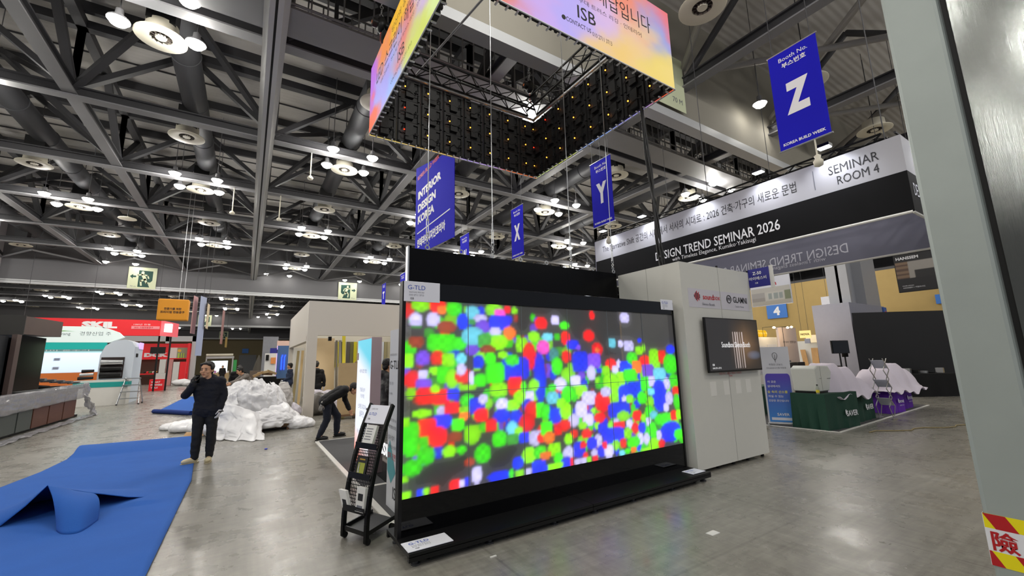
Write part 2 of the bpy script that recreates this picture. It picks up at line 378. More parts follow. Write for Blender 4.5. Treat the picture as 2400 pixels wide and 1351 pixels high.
# catwalk along the near bulkhead
def catwalk(y, z, x0, x1, n):
    t = thing('catwalk', 'grey maintenance catwalk with barred railings under the roof behind the near bulkhead', 'catwalk', ((x0+x1)/2, y, z))
    B(x0, x1, y-.45, y+.45, z-.06, z).obj('walkway', steel_lite, t)
    for s in (-.45, .45):
        mb = MB().cyl((x0, y+s, z+1.05), (x1, y+s, z+1.05), .03).cyl((x0, y+s, z+.05), (x1, y+s, z+.05), .03)
        for k in range(n):
            x = x0+(x1-x0)*k/(n-1); mb.cyl((x, y+s, z), (x, y+s, z+1.05), .018, n=6)
        mb.obj('railing', steel_lite, t)
    mb = MB()
    for k in range(int((x1-x0)/4.84)): mb.bar((x0+k*4.84+.5, y, z), (x0+k*4.84+.5, y, ZR), .08)
    mb.obj('hanger', steel, t)
catwalk(9.13, 9.0, -9, 26, 110)
# air ducts above each diffuser column
XD = [-2.17+4.84*k for k in range(-4, 7)]
YD = [11.2+4.9*k for k in range(6)]
for i, x in enumerate(XD):
    if not -13 < x < 20: continue
    t = thing('air_duct', 'round grey air duct running down the hall, %s column %s of the pale track beam' % (('first', 'second', 'third', 'fourth', 'fifth')[int(abs(x+.0)//4.84)], 'left' if x < 0 else 'right'), 'duct', (x, 23, 10.2), 'ceiling air ducts')
    mb = MB().cyl((x+.15, 10.35, 10.15), (x+.15, 39.5, 10.15), .34, n=20)
    for k in range(12): mb.ring((x+.15, 10.7+k*2.6, 10.15), .345, .02, (0, 1, 0), 20, 6)
    mb.cyl((x+.15, 42, 10.15), (x+.15, 74, 10.15), .34, n=12); mb.obj('pipe', duct_m, t, smooth='auto')
    for y in YD+[q+34.7 for q in YD]: B(x-.26, x+.26, y-.26, y+.26, 9.3, 10.0).obj('drop_box', black_matte if y < 30 else steel, t)

# ------------------------------------------------------------------ diffusers and lamps
def make_diffuser(loc):
    t = thing('air_diffuser', 'diffuser', 'air diffuser', loc); x, y, z = loc
    mb = MB().lathe([(.0, .34), (.30, .34), (.31, .10), (.36, .06), (.48, .02), (.485, 0), (.46, -.012), (.21, .012), (.20, .05)], loc, 28)
    mb.obj('housing', cream_plastic, t, smooth='auto')
    mb = MB().lathe([(.0, .05), (.205, .05)], loc, 24)
    for k in range(12):
        a = 2*PI*k/12; mb.bar((x+.1*math.cos(a), y+.1*math.sin(a), z+.03), (x+.20*math.cos(a), y+.20*math.sin(a), z+.03), .012, .05)
    mb.obj('vane_ring', dark_vane, t)
    MB().cyl((x, y, z+.33), (x, y, ZR), .014, n=6).obj('hanger_rod', steel, t)
    MB().lathe([(0, -.005), (.10, -.005), (.115, .03)], loc, 20).obj('hub', cream_plastic, t)
    return t
def make_lamp(loc):
    t = thing('high_bay_lamp', 'lamp', 'ceiling lamp', loc); x, y, z = loc
    MB().lathe([(0, .26), (.07, .26), (.08, .12), (.19, .04), (.20, 0)], loc, 16).obj('lamp_shade', steel_lite, t, smooth='auto')
    MB().lathe([(0, -.13), (.07, -.12), (.14, -.075), (.175, -.02), (.185, .004)], loc, 16).obj('lens', lens_m, t, smooth=True)
    MB().cyl((x, y, z+.25), (x, y, ZR), .012, n=6).obj('rod', steel_lite, t)
    return t
ORD = ('first', 'second', 'third', 'fourth', 'fifth', 'sixth', 'seventh', 'eighth')
def spot(name, loc, rot, watts, angle, blend=.6, radius=.2, col=(1, .965, .9)):
    l = bpy.data.lights.new(name, 'SPOT'); l.energy = watts; l.spot_size = angle; l.spot_blend = blend; l.shadow_soft_size = radius; l.color = col
    o = bpy.data.objects.new(name, l); COL.objects.link(o); o.location = loc; o.rotation_euler = rot; return o
d0 = l0 = None
def cluster(x, y, lit, where, z=9.02, k_=1.0, dif=True, kb=1.0):
    global d0, l0
    if dif and in_frame((x, y, z)):
        lab = 'cream air diffuser %s, %s' % ('amid four lamps' if lit else 'without lamps', where)
        if d0 is None: d0 = make_diffuser((x, y, z)); d0['label'] = lab; d0['group'] = 'ceiling air diffusers'
        else: dup(d0, (x, y, z), None, lab, 'ceiling air diffusers')
    if not lit: return
    for dx, dy, n in ((-.66, -1.64, 'near left'), (.66, -1.64, 'near right'), (-.66, -.27, 'far left'), (.66, -.27, 'far right')):
        if not in_frame((x+dx, y+dy, z-.05), .05): continue
        lab = 'lit lamp %s of diffuser, %s' % (n, where)
        if l0 is None: l0 = make_lamp((x+dx, y+dy, z-.05)); l0['label'] = lab; l0['group'] = 'glowing hall lamps'
        else: dup(l0, (x+dx, y+dy, z-.05), None, lab, 'glowing hall lamps')
    spot('lamp_beam', (x, y-.95, z-.3), (0, 0, 0), BEAM_W*kb, 2.3, .9, .5)
    for dx, dy in ((-.66, -1.64), (.66, -.27)):
        l = bpy.data.lights.new('lamp_light', 'POINT'); l.energy = LAMP_W*k_/2; l.shadow_soft_size = .12; l.color = (1, .965, .9)
        o = bpy.data.objects.new('lamp_light', l); COL.objects.link(o); o.location = (x+dx, y+dy, z-.32)
def colname(x):
    k = round((x+2.17)/4.84); return '%s column %s of track beam' % (ORD[-k if k <= 0 else k-1], 'left' if k <= 0 else 'right')
for i, x in enumerate(XD):
    for j, y in enumerate(YD):
        k = round((x+2.17)/4.84)
        cluster(x, y, (k+j) % 2 == 0, '%s, row %s' % (colname(x), ORD[j]))
for x in XD:      # front bay
    for y, j in ((4.3, 0), (-.6, 1), (-5.5, 2)):
        k = round((x+2.17)/4.84); cluster(x+.25, y, (k+j) % 2 == 1 and (x < 9 or j > 0), '%s, front bay' % colname(x))
for x in XD[:6]:       # second bay, seen under the second bulkhead
    for j in range(6):
        y = 45.9+4.9*j; k = round((x+2.17)/4.84); cluster(x, y, (k+j) % 2 == 0, '%s, row %s beyond' % (colname(x), ORD[j]), 9.02, .35)
for x in XD[2:6]:
    for j in range(0, 6, 2):
        y = 80.6+4.9*j; k = round((x+2.17)/4.84); cluster(x, y, (k+j//2) % 2 == 0, '%s, row %s farthest' % (colname(x), ORD[j]), 9.02, .35, False)
# pairs of lamps that wash the bulkheads
def washer(x, y, z, lab, watts, ang=1.0):
    dup(l0, (x, y, z), None, lab, 'bulkhead wash lamps')
    spot('wash_light', (x, y+.05, z-.03), (.30, 0, 0), watts, ang, .5, .04)
for x, n in ((-9.0, 'leftmost'), (-7.4, 'second from the left'), (.9, 'left one beyond the track beam'), (2.6, 'right one beyond the track beam'), (7.1, 'left one above the right exit sign'), (8.4, 'right one above the right exit sign'), (12.3, 'farthest right')):
    washer(x, 39.75, 9.2, 'lamp washing the second bulkhead with light, '+n, 420, .75)
for x, n in ((13.0, 'beside the letter Z banner'), (14.5, 'behind the letter Z banner')):
    washer(x, 5.75, 9.35, 'lamp washing the near bulkhead with light, '+n, 60, .8)
for x, n in ((-5.6, 'left'), (-4.2, 'middle'), (1.0, 'right'), (2.5, 'farthest right')):
    washer(x, 74.4, 9.0, 'lamp washing the third bulkhead with light, '+n, 420, .75)
# pendant sensors on thin rods
def pendant(x, y, z, zt, lab):
    t = thing('pendant_sensor', lab, 'sensor', (x, y, z), 'pendant sensors')
    MB().cyl((x, y, z+.1), (x, y, zt), .02, n=6).obj('rod', cream_plastic, t); MB().lathe([(0, -.06), (.08, -.04), (.10, .02), (.05, .08), (0, .12)], (x, y, z), 12).obj('sensor_head', cream_plastic, t, smooth=True)
pendant(1.42, 15.2, 8.05, 9.0, 'pale sensor head hanging on a rod right of the track beam, nearest')
pendant(-.95, 20.0, 7.9, 9.0, 'pale sensor head hanging on a rod left of the track beam')
pendant(.75, 20.0, 7.9, 9.0, 'pale sensor head hanging on a rod right of the track beam, second')
MB().lathe([(0, .1), (.02, .1), (.03, .0), (.35, -.02), (.36, -.05), (0, -.06)], (-5.5, 26.7, 9.0), 20).obj('ceiling_disc', cream_plastic, None, smooth='auto')
tag(bpy.data.objects['ceiling_disc'], 'flat pale disc fitting hanging alone under the roof at left', 'ceiling fitting')
MB().cyl((-5.5, 26.7, 9.1), (-5.5, 26.7, 10.2), .02, n=6).obj('rod', steel, bpy.data.objects['ceiling_disc'])
BLOBS = "15 177 9 6 y;33 177 9 7 r;51 175 9 7 g;37 173 5 4 o;72 172 8 7 c;99 176 11 7 y;106 173 7 4 m;116 177 4 4 r;125 176 4 4 y;10 163 6 6 w;10 159 6 3 w;28 163 7 7 w;43 156 10 6 R;61 162 6 8 b;82 166 8 4 w;85 157 9 7 v;106 162 13 8 b;118 151 8 7 o;100 152 7 5 w;24 150 5 5 G;11 141 7 5 R;38 140 15 9 g;57 139 9 6 g;73 147 13 9 c;104 141 11 8 y;86 143 8 7 G;134 138 8 8 y;151 147 8 6 y;162 163 9 7 r;164 135 9 8 m;144 125 9 15 r;158 101 8 27 b;125 112 18 12 b;121 121 9 6 g;109 127 6 4 y;4 123 5 7 y;18 125 7 7 v;33 125 7 7 r;45 123 7 6 y;59 124 6 5 c;80 126 7 5 y;79 120 6 6 b;93 123 7 7 g;71 133 7 5 v;90 133 10 4 R;8 105 8 8 r;19 101 8 5 v;18 110 5 4 w;31 113 6 4 y;39 109 7 8 g;49 104 7 9 y;62 106 10 7 r;59 113 5 6 w;99 108 11 11 g;71 104 3 7 w;81 101 7 6 g;103 90 10 7 y;124 94 9 9 r;149 93 7 6 y;135 92 4 5 g;20 89 8 8 r;36 87 10 7 r;31 95 5 4 y;50 89 7 6 b;66 95 11 3 y;66 82 8 6 g;49 76 8 6 r;18 73 10 4 y;37 74 4 4 w;77 76 9 8 b;84 82 5 5 w;107 75 8 6 w;82 66 8 6 r;62 67 6 4 o;106 63 10 7 b;130 81 8 7 y;143 80 6 6 w;121 73 8 6 y;140 71 7 7 b;146 66 10 9 r;138 53 10 9 r;157 65 6 8 g;38 64 11 7 b;23 60 9 8 r;34 50 10 9 r;55 59 7 6 g;71 48 9 9 y;93 55 7 6 r;103 40 9 8 g;119 49 7 7 c;127 45 5 5 y;119 38 7 6 G;134 38 6 6 b;149 36 9 8 w;52 48 8 5 R;7 58 8 8 g;2 67 4 4 y;7 45 7 10 g;22 34 9 8 g;46 35 7 5 y;59 35 5 4 g;83 28 9 9 g;68 22 6 4 R;140 19 9 8 y;155 20 8 6 g;157 35 6 5 r;9 25 9 7 g;2 16 3 3 y;125 13 7 6 b;152 6 9 6 b;76 9 6 8 w;4 3 4 3 y;17 3 4 3 b;23 3 3 3 y;31 3 4 3 r;52 4 5 4 r;59 4 3 3 w;65 5 3 4 b;102 4 14 4 b;117 4 3 4 g;127 3 6 3 y;138 3 4 3 w;154 3 8 4 b;183 167 6 5 w;197 161 7 5 g;198 146 7 8 r;243 175 4 5 r;302 174 9 7 w;236 149 9 7 r;249 132 9 8 r;249 131 4 3 o;276 140 6 6 c;291 139 5 5 w;306 136 9 7 w;328 144 4 3 b;209 138 10 6 b;218 134 4 3 v;171 147 8 5 c;179 126 7 8 C;183 113 8 10 g;198 124 7 7 r;213 126 4 4 w;220 117 13 12 b;243 118 11 9 v;271 113 9 7 r;285 113 4 5 w;298 109 11 7 b;326 130 8 6 y;311 120 10 8 g;336 133 3 6 y;337 116 12 7 r;319 108 9 8 o;356 116 11 15 y;373 121 8 9 r;393 131 10 6 b;390 110 15 14 g;341 102 12 9 v;198 102 9 8 y;262 105 7 6 y;278 105 6 5 w;237 103 7 9 w;246 94 4 4 y;287 94 8 9 y;305 98 12 8 g;364 96 13 9 c;394 86 10 10 g;187 92 9 7 w;211 95 8 6 w;175 89 6 4 g;270 83 13 18 y;313 79 15 10 b;292 74 10 11 b;334 85 10 9 g;347 88 7 7 w;378 83 7 8 w;361 68 14 21 b;175 77 9 7 c;198 80 9 9 g;219 83 9 6 y;231 73 11 8 w;253 67 13 12 r;260 79 9 6 w;291 68 4 4 w;301 67 7 5 y;325 67 9 8 g;341 61 7 7 y;344 74 7 5 c;381 63 8 9 w;397 72 8 7 r;397 57 7 11 g;373 51 6 6 w;164 62 7 9 g;178 57 9 9 b;194 61 9 9 y;187 70 7 6 y;218 61 9 9 w;205 49 8 7 w;228 48 8 7 w;237 58 4 3 y;247 49 9 6 r;281 55 19 9 b;287 47 11 6 y;313 45 9 7 r;274 42 5 3 w;325 41 5 5 y;337 49 8 7 g;346 43 8 5 c;366 36 19 8 g;388 39 7 6 r;399 39 6 7 y;334 36 5 5 w;165 44 8 8 g;191 45 9 6 r;181 40 6 5 r;168 34 8 6 o;204 34 6 5 r;224 32 7 5 r;241 40 4 4 y;219 42 7 4 y;252 36 9 6 b;265 38 5 5 y;279 36 10 5 r;298 36 6 6 w;308 30 7 7 r;321 29 7 7 b;341 24 8 10 g;379 18 21 13 b;395 13 10 7 g;269 25 18 9 b;293 25 7 7 y;242 22 7 7 w;196 29 6 6 y;284 14 6 6 r;271 13 6 6 y;316 16 5 7 w;328 14 6 7 w;343 7 12 7 y;357 5 7 5 r;353 16 5 6 w;303 13 12 7 g;175 20 9 7 y;211 16 10 9 b;218 20 5 4 r;195 14 8 7 w;232 20 8 7 b;248 9 8 7 b;259 8 7 7 w;253 16 4 4 r;235 9 5 4 w;221 8 4 4 r;281 3 5 3 c;291 4 6 3 g;302 4 5 3 o;312 4 4 3 b;162 16 7 4 o;180 10 6 7 g;192 4 9 6 b;174 3 13 3 y;200 4 3 5 r;208 3 5 3 w;218 3 5 3 w;226 3 4 3 y;236 3 5 3 r;159 3 5 4 b;332 2 17 2 y"
# ------------------------------------------------------------------ transparent LED display
LY = 3.92
t = thing('led_display', 'huge transparent LED screen showing red, green and blue blobs on black stand', 'LED display', (3.28, LY, 0))
SW, SH, SX, SZ = 4.03, 1.83, 1.265, .43
NX, NY = 300, 136
PIC = np.zeros((NY+1, NX+1, 4), dtype=np.float32)
gx, gy = np.meshgrid(np.linspace(0, SW, NX+1), np.linspace(0, SH, NY+1))
CC = dict(g=(.05, .80, .005), y=(.26, .86, .002), r=(.92, .008, .010), b=(.01, .03, .92), w=(.62, .58, .98), o=(.95, .18, .02), m=(.95, .08, .6),
          c=(.15, .62, .80), v=(.18, .06, .75), R=(.34, .04, .02), G=(.05, .34, .03), C=(.05, .25, .25))
rng = np.random.default_rng(5)
def blob(cx, cz, rx, rz, c, k=1.0):
    q = 2.2 if rng.random() < .7 else 4; hx = np.floor(gx/.027)*.027+.0135; hy = np.floor(gy/.027)*.027+.0135
    jig = .12*np.sign(np.sin(gx*70+cx*9))*np.sign(np.sin(gy*70))*.25
    d = .6*((np.abs(hx-cx)/max(rx, .02))**q+(np.abs(hy-cz)/max(rz, .02))**q)+.4*((np.abs(gx-cx)/max(rx, .02))**q+(np.abs(gy-cz)/max(rz, .02))**q)+jig*.4
    a = np.clip((1.12-d)*3.4, 0, 1)[..., None]
    tile = .92+.14*np.sin(np.floor(gx/.045)*2.3+cx*5)*np.sin(np.floor(gy/.045)*3.1+cz*7)
    col = (np.array(CC[c])*(k*(.8+.35*rng.random())))*(tile*(1.12-.3*np.clip(d, 0, 1)))[..., None]
    PIC[..., :3] = PIC[..., :3]*(1-a)+col*a; PIC[..., 3:] = np.maximum(PIC[..., 3:]*(1-a), a) if False else np.maximum(PIC[..., 3:], a)
mx_u = 4.03
for _ in range(420):     # dimmer blobs in between
    u = rng.random()*SW; hi = SH*(.97-.42*min(1, max(0, (u-1.5)/1.2)))
    v = hi*(.06+.94*rng.random()); 
    if .4 < u < 2.1 and v < .40: continue
    if u < .4 and v < .3: continue
    blob(u, v, .03+.055*rng.random(), .03+.055*rng.random(), 'gbrbyvgyGgbR'[rng.integers(12)], .75)
for s in BLOBS.split(';'):
    a, b, c, d, e = s.split(); blob(int(a)/100, int(b)/100, int(c)/100*1.05, int(d)/100*1.05, e)
for _ in range(1):      # neighbouring diodes bleed into one another
    Q = np.pad(PIC, ((1, 1), (1, 1), (0, 0)), mode='edge'); PIC = (Q[:-2, 1:-1]+Q[2:, 1:-1]+Q[1:-1, :-2]+Q[1:-1, 2:]+2*Q[1:-1, 1:-1])/6
GL = PIC[..., :3].copy()      # soft spill between the blobs
for _ in range(40):
    Q = np.pad(GL, ((1, 1), (1, 1), (0, 0)), mode='edge'); GL = (Q[:-2, 1:-1]+Q[2:, 1:-1]+Q[1:-1, :-2]+Q[1:-1, 2:])/4
PIC[..., :3] += GL*.12+.015*(GL.sum(-1, keepdims=True) > .2)
pic_led = attr_emit('led_film_light', 1.15, glass=True)
mb = MB().grid(lambda u, v: Vector((SX+u*SW, LY, SZ+v*SH)), NX, NY); o = mb.obj('display_film', pic_led, t)
a = o.data.color_attributes.new('pic', 'FLOAT_COLOR', 'POINT'); a.data.foreach_set('color', PIC.ravel())
mb = MB()
for k in range(1, 6):
    x = SX+SW*k/6; mb.box(x-.003, x+.003, LY-.004, LY+.012, SZ, SZ+SH)
mb.box(SX, SX+SW, LY-.004, LY+.01, SZ+SH*.49, SZ+SH*.49+.005)
mb.obj('glass_joint', mat('glass_edge', '#6c7378', .15, spec=.6), t)
B(SX-.02, SX+SW+.02, LY-.006, LY+.03, .09, SZ).obj('lower_panel', black_gloss, t)
B(SX-.02, SX+SW+.02, LY-.012, LY+.05, SZ+SH-.01, SZ+SH+.17).obj('header', black_gloss, t, bevel=.004)
B(SX-.035, SX-.0, LY-.012, LY+.08, .09, SZ+SH+.17).obj('side_frame', black_metal, t)
B(SX+SW, SX+SW+.03, LY-.012, LY+.08, .09, SZ+SH+.17).obj('side_frame', black_metal, t)
mb = MB()
for x0, x1 in ((1.22, 3.22), (3.225, 5.33)):
    mb.box(x0, x1, 3.56, 4.2, .085, .115).box(x0, x1, 3.56, 3.60, .05, .09).box(x0, x1, 4.16, 4.2, .05, .09)
mb.obj('base_plate', black_metal, t)
for x in (1.3, 2.0, 2.75, 3.3, 3.9, 4.6, 5.25):
    for y in (3.63, 4.14):
        MB().cyl((x, y, .01), (x, y, .07), .022, n=10).cyl((x, y, .0), (x, y, .012), .04, n=10).obj('levelling_foot', steel, t)
for x in (1.42, 3.05, 3.4, 5.1):
    MB().cyl((x-.012, 3.66, .035), (x+.012, 3.66, .035), .035, n=14).obj('castor', black_matte, t)
def card(org, right, up, W, H, lab, kx=1):
    right, up = Vector(right).normalized(), Vector(up).normalized(); n = right.cross(up); org = Vector(org)
    t = thing('info_card', lab, 'sign card', org, 'white info cards on the LED display')
    MB().obox(org, right, up, n, W/2, H/2, .004).obj('card', white_card, t, bevel=.003)
    text('G-TLD', org-right*W*.16+up*H*.2, right, up, blue_ink, t, h=H*.22, lift=.006)
    text('세상에 없던 투명 영상', org-right*W*.16-up*H*.04, right, up, grey_ink, t, w=W*.42, lift=.006)
    text('010 2711 3713', org-right*W*.16-up*H*.18, right, up, grey_ink, t, w=W*.4, lift=.006)
    text('ISB', org-right*W*.28-up*H*.35, right, up, dark_ink, t, h=H*.1, lift=.006)
card((1.425, LY-.02, 2.33), X, Z, .37, .20, 'white card on the top left corner of the LED screen')
card((5.17, LY-.02, 2.39), X, Z, .27, .15, 'white card on the top right corner of the LED screen')
card((1.42, 3.68, .122), X, Y, .40, .20, 'white card lying on the left end of the black stand')
card((5.15, 3.69, .122), X, Y, .27, .17, 'white card lying on the right end of the black stand')
# second black display hung behind it on wire slings
t = thing('black_led_wall', 'tall black LED panel hung on wires behind the lit screen', 'LED panel', (3.5, 5.06, 0))
B(1.66, 5.40, 5.06, 5.12, .12, 3.10).obj('panel', mat('black_sheen', '#040406', .3, spec=.12), t)
B(1.645, 1.665, 5.05, 5.13, .12, 3.12).obj('edge_strip', alu, t)
B(1.66, 5.40, 5.0, 5.2, .0, .12).obj('plinth', black_matte, t)
for k in range(8):
    x = 1.92+k*.493
    MB().ring((x, 5.09, 3.14), .028, .009, (0, 1, 0), 14, 6).cyl((x, 5.09, 3.09), (x, 5.09, 3.12), .012, n=8).obj('eyelet', alu, t)
for k, (x, zt) in enumerate(((1.92, ZR), (2.92, ZR), (4.40, ZR), (5.36, ZR))):
    n = ('leftmost', 'second from left', 'third from left', 'rightmost')[k]
    s = thing('wire_sling', '%s of four thin wire slings holding the hanging black panel' % n, 'wire sling', (x, 5.09, 3.14), 'wire slings')
    MB().cyl((x, 5.09, 3.62), (x+.03, 5.09, zt), .007, n=6).obj('wire_rope', alu, s)
    mb = MB()
    for q in range(3): mb.ring((x, 5.09, 3.20+q*.055), .022, .006, (1, 0, 0) if q % 2 else (0, 1, 0), 12, 6)
    mb.obj('shackle', alu, s)
    MB().box(x-.018, x-.008, 5.085, 5.095, 3.34, 3.52).box(x+.008, x+.018, 5.085, 5.095, 3.34, 3.52).box(x-.018, x+.018, 5.08, 5.1, 3.33, 3.35).box(x-.018, x+.018, 5.08, 5.1, 3.51, 3.53).cyl((x, 5.09, 3.53), (x, 5.09, 3.64), .012, n=8).obj('turnbuckle', alu, s)

# ------------------------------------------------------------------ white sound booth
BX0, BX1, BY0, BY1, BZ = 5.41, 7.32, 3.80, 5.03, 3.055
booth_m = mat('white_booth_panel', '#c9c8c1', .5, var=.02)
t = thing('sound_booth', 'tall white panel booth with logos standing right of the LED screen', 'booth', (6.36, 4.4, 0))
B(BX0, BX1, BY0, BY0+.04, .06, BZ).obj('front_panel', booth_m, t)
B(BX0, BX0+.04, BY0+.04, BY1, .06, BZ).obj('side_panel', booth_m, t)
B(BX1-.04, BX1, BY0+.04, BY1, .06, BZ).obj('side_panel', booth_m, t)
B(BX0+.04, BX1-.04, BY1-.04, BY1, .06, BZ).obj('back_panel', booth_m, t)
B(BX0+.04, BX1-.04, BY0+.04, BY1-.04, .06, .12).obj('floor_panel', booth_m, t)
seam = mat('panel_seam', '#8f8e89', .7)
mb = MB(); mb.box(6.395, 6.40, BY0-.002, BY0+.001, .06, BZ).box(BX0-.002, BX0+.001, 4.42, 4.425, .06, BZ); mb.obj('panel_joint', seam, t)
for x, y in ((BX0+.01, BY0+.01), (BX1-.01, BY0+.01), (BX0+.01, BY1-.01), (6.40, BY0+.01)):
    MB().box(x-.012, x+.012, y-.012, y+.012, BZ, BZ+.03).obj('corner_clip', black_metal, t)
for x in (BX0+.08, 6.0, 6.4, 6.8, BX1-.08):
    for y in (BY0+.08, BY1-.08): MB().cyl((x, y, 0), (x, y, .06), .025, n=10).obj('levelling_foot', black_metal, t)
paper = mat('pale_lilac_paper', '#c3c0c8', .6)
s1 = B(5.56, 6.385, BY0-.003, BY0, 2.37, 2.66).obj('logo_sticker', paper, t)
s2 = B(6.41, 7.22, BY0-.003, BY0, 2.37, 2.66).obj('logo_sticker', paper, t)
text('sound', (6.06, BY0-.003, 2.545), X, Z, red_ink, t, h=.085, bold=.015); text('box', (6.285, BY0-.003, 2.55), X, Z, red_ink, t, h=.085)
text('Silence Booth', (6.05, BY0-.003, 2.43), X, Z, grey_ink, t, h=.042)
for k, hh in enumerate((.04, .09, .13, .16, .10, .13, .06)):
    B(5.70+k*.022, 5.711+k*.022, BY0-.008, BY0-.003, 2.545-hh/2, 2.545+hh/2).obj('logo_bar', red_ink if k % 2 else dark_ink, t)
text('GLAMNI', (6.96, BY0-.003, 2.545), X, Z, dark_ink, t, w=.42, h=.10, bold=.01); text('Capsule House', (6.92, BY0-.003, 2.43), X, Z, grey_ink, t, h=.04)
MB().ring((6.63, BY0-.006, 2.545), .062, .007, (0, 1, 0), 24, 6).obj('logo_ring', dark_ink, t); text('m', (6.63, BY0-.003, 2.545), X, Z, dark_ink, t, w=.07, bold=.01)
text('사운드박스 · 글램니 카탈로그 다운로드', (6.45, BY0, 1.36), X, Z, red_ink, t, w=.62); text('Scan', (6.45, BY0, 1.325), X, Z, red_ink, t, w=.08)
for k, x in enumerate((5.96, 6.30, 6.63, 6.92)): B(x-.075, x+.075, BY0-.002, BY0, 1.04, 1.25).obj('caption_card', white_paint, t)
# wall television
t = thing('television', 'black flat television showing a dark room mounted on the white booth', 'television', (6.53, BY0-.04, 1.8))
B(5.79, 7.27, BY0-.075, BY0-.04, 1.385, 2.215).obj('casing', black_metal, t, bevel=.006)
B(6.3, 6.8, BY0-.04, BY0, 1.6, 2.0).obj('wall_bracket', black_metal, t)
def tv(u, v):
    g = max(0, 1-abs(u-.72)/.35)*max(0, 1-abs(v-.5)/.6); c = np.array([.02, .018, .018])+np.array([.20, .11, .05])*g**1.3
    c += np.array([.05, .08, .14])*max(0, 1-((u-.87)/.16)**2-((v-.28)/.1)**2)
    if .47 < u < .69 and .03 < v < .75:
        f = (u-.47)/.046
        if f-int(f) < .35: c = np.array([.55, .45, .42])*(.7+.5*v)
    return (*c, 1)
scr = attr_emit('television_light', 1.0, rough=.08)
picture('screen', (5.81, BY0-.077, 1.41), X, Z, 1.44, .79, 96, 50, tv, scr, t)
glow = mat('lit_white_text', '#e8e8ea', .5, emit=.8, ecol='#e8e8ea')
text('Soundbox Silence Booth', (6.56, BY0-.078, 1.80), X, Z, glow, t, w=.80, h=.085)
text('ISB', (5.90, BY0-.078, 1.50), X, Z, glow, t, h=.03); text('010-2711-3713', (5.98, BY0-.078, 1.45), X, Z, glow, t, w=.22)
# booth number plate
t = thing('number_plate', 'small navy booth number plate Z-50 on the right edge of the white booth', 'sign', (7.345, 3.64, 2.95))
B(7.325, 7.345, 3.46, 3.80, 2.78, 3.10).obj('plate', navy_sign, t)
B(7.345, 7.36, 3.40, 3.46, 2.74, 3.12).obj('plate_edge', white_paint, t)
text('Z-50', (7.325, 3.65, 3.02), -Y, Z, white_ink, t, h=.055, bold=.02); text('아이에스비', (7.325, 3.645, 2.93), -Y, Z, white_ink, t, h=.06, bold=.01); text('ISB', (7.325, 3.67, 2.85), -Y, Z, white_ink, t, h=.028)
# black cable bundle to the rig
t = thing('cable_bundle', 'thick black cable bundle dropping from the hanging screens onto the white booth', 'cable', (5.62, 4.35, BZ))
mb = MB()
for k in range(5):
    a = 2*PI*k/5
    mb.tube([(5.62+.02*math.cos(a)+.02*math.sin(i*.9+k), 4.42-.16*i/11+.02*math.sin(a)+.015*math.sin(i*1.3+k), 6.25-(6.25-BZ)*i/11) for i in range(12)], .016, 6)
mb.obj('cable', black_matte, t)

# ------------------------------------------------------------------ square of hanging LED screens
RX0, RX1, RY0, RY1, RZ0, RZ1 = 1.69, 5.68, 3.76, 7.70, 6.0, 7.44
t = thing('hanging_screen_ring', 'square ring of hanging LED screens with pastel adverts facing outward', 'LED display', ((RX0+RX1)/2, (RY0+RY1)/2, RZ0))
PAST = [((0, 0), (1, .25, .12)), ((.02, .75), (.62, .26, .85)), ((.22, .45), (.52, .50, .95)), ((.25, .95), (.95, .40, .12)), ((.45, .1), (.45, .60, .98)), ((.50, .95), (.95, .62, .06)),
        ((.55, .45), (.90, .35, .30)), ((.68, .1), (.78, .85, .25)), ((.72, .55), (.70, .50, .90)), ((.82, .9), (.45, .55, .98)), ((.92, .2), (.80, .92, .45)), ((1, .7), (.30, .75, .98))]
PAST2 = [((0, .2), (.95, .38, .18)), ((.1, .85), (.98, .45, .10)), ((.15, .1), (.95, .32, .12)), ((.30, .1), (.72, .55, .95)), ((.30, .7), (.92, .42, .62)), ((.45, .35), (.62, .55, .98)), ((.5, .9), (.95, .45, .30)), ((.62, .45), (.80, .62, .90)),
         ((.68, .08), (.96, .72, .30)), ((.78, .75), (.96, .40, .28)), ((.80, .35), (.95, .72, .45)), ((.90, .55), (.35, .50, .98)), ((.92, .25), (.95, .78, .25)), ((1, .85), (.95, .30, .30)), ((1, .1), (.96, .80, .35))]
def pastel(P, seed):
    def f(u, v):
        u2 = u+.09*fbm((u*5+seed, v*3, .3)); v2 = v+.22*fbm((u*5, v*3+seed, 1.7)); s = np.zeros(3); tw = 0
        for (a, b), c in P:
            w_ = math.exp(-((u2-a)**2*150+(v2-b)**2*17)); s += np.array(c)*w_; tw += w_
        s = np.clip(s/tw, 0, 1)**1.35
        return (*s, 1)
    return f
scr_m = attr_emit('advert_screen_light', .92)
H = RZ1-RZ0
picture('left_screen', (RX0, RY1, RZ0), -Y, Z, RY1-RY0, H, 110, 40, pastel(PAST, 3), scr_m, t)
picture('front_screen', (RX0, RY0, RZ0), X, Z, RX1-RX0, H, 110, 40, pastel(PAST2, 9), scr_m, t)
picture('right_screen', (RX1, RY0, RZ0), Y, Z, RY1-RY0, H, 30, 12, pastel(PAST, 5), scr_m, t)
picture('back_screen', (RX1, RY1, RZ0), -X, Z, RX1-RX0, H, 30, 12, pastel(PAST2, 7), scr_m, t)
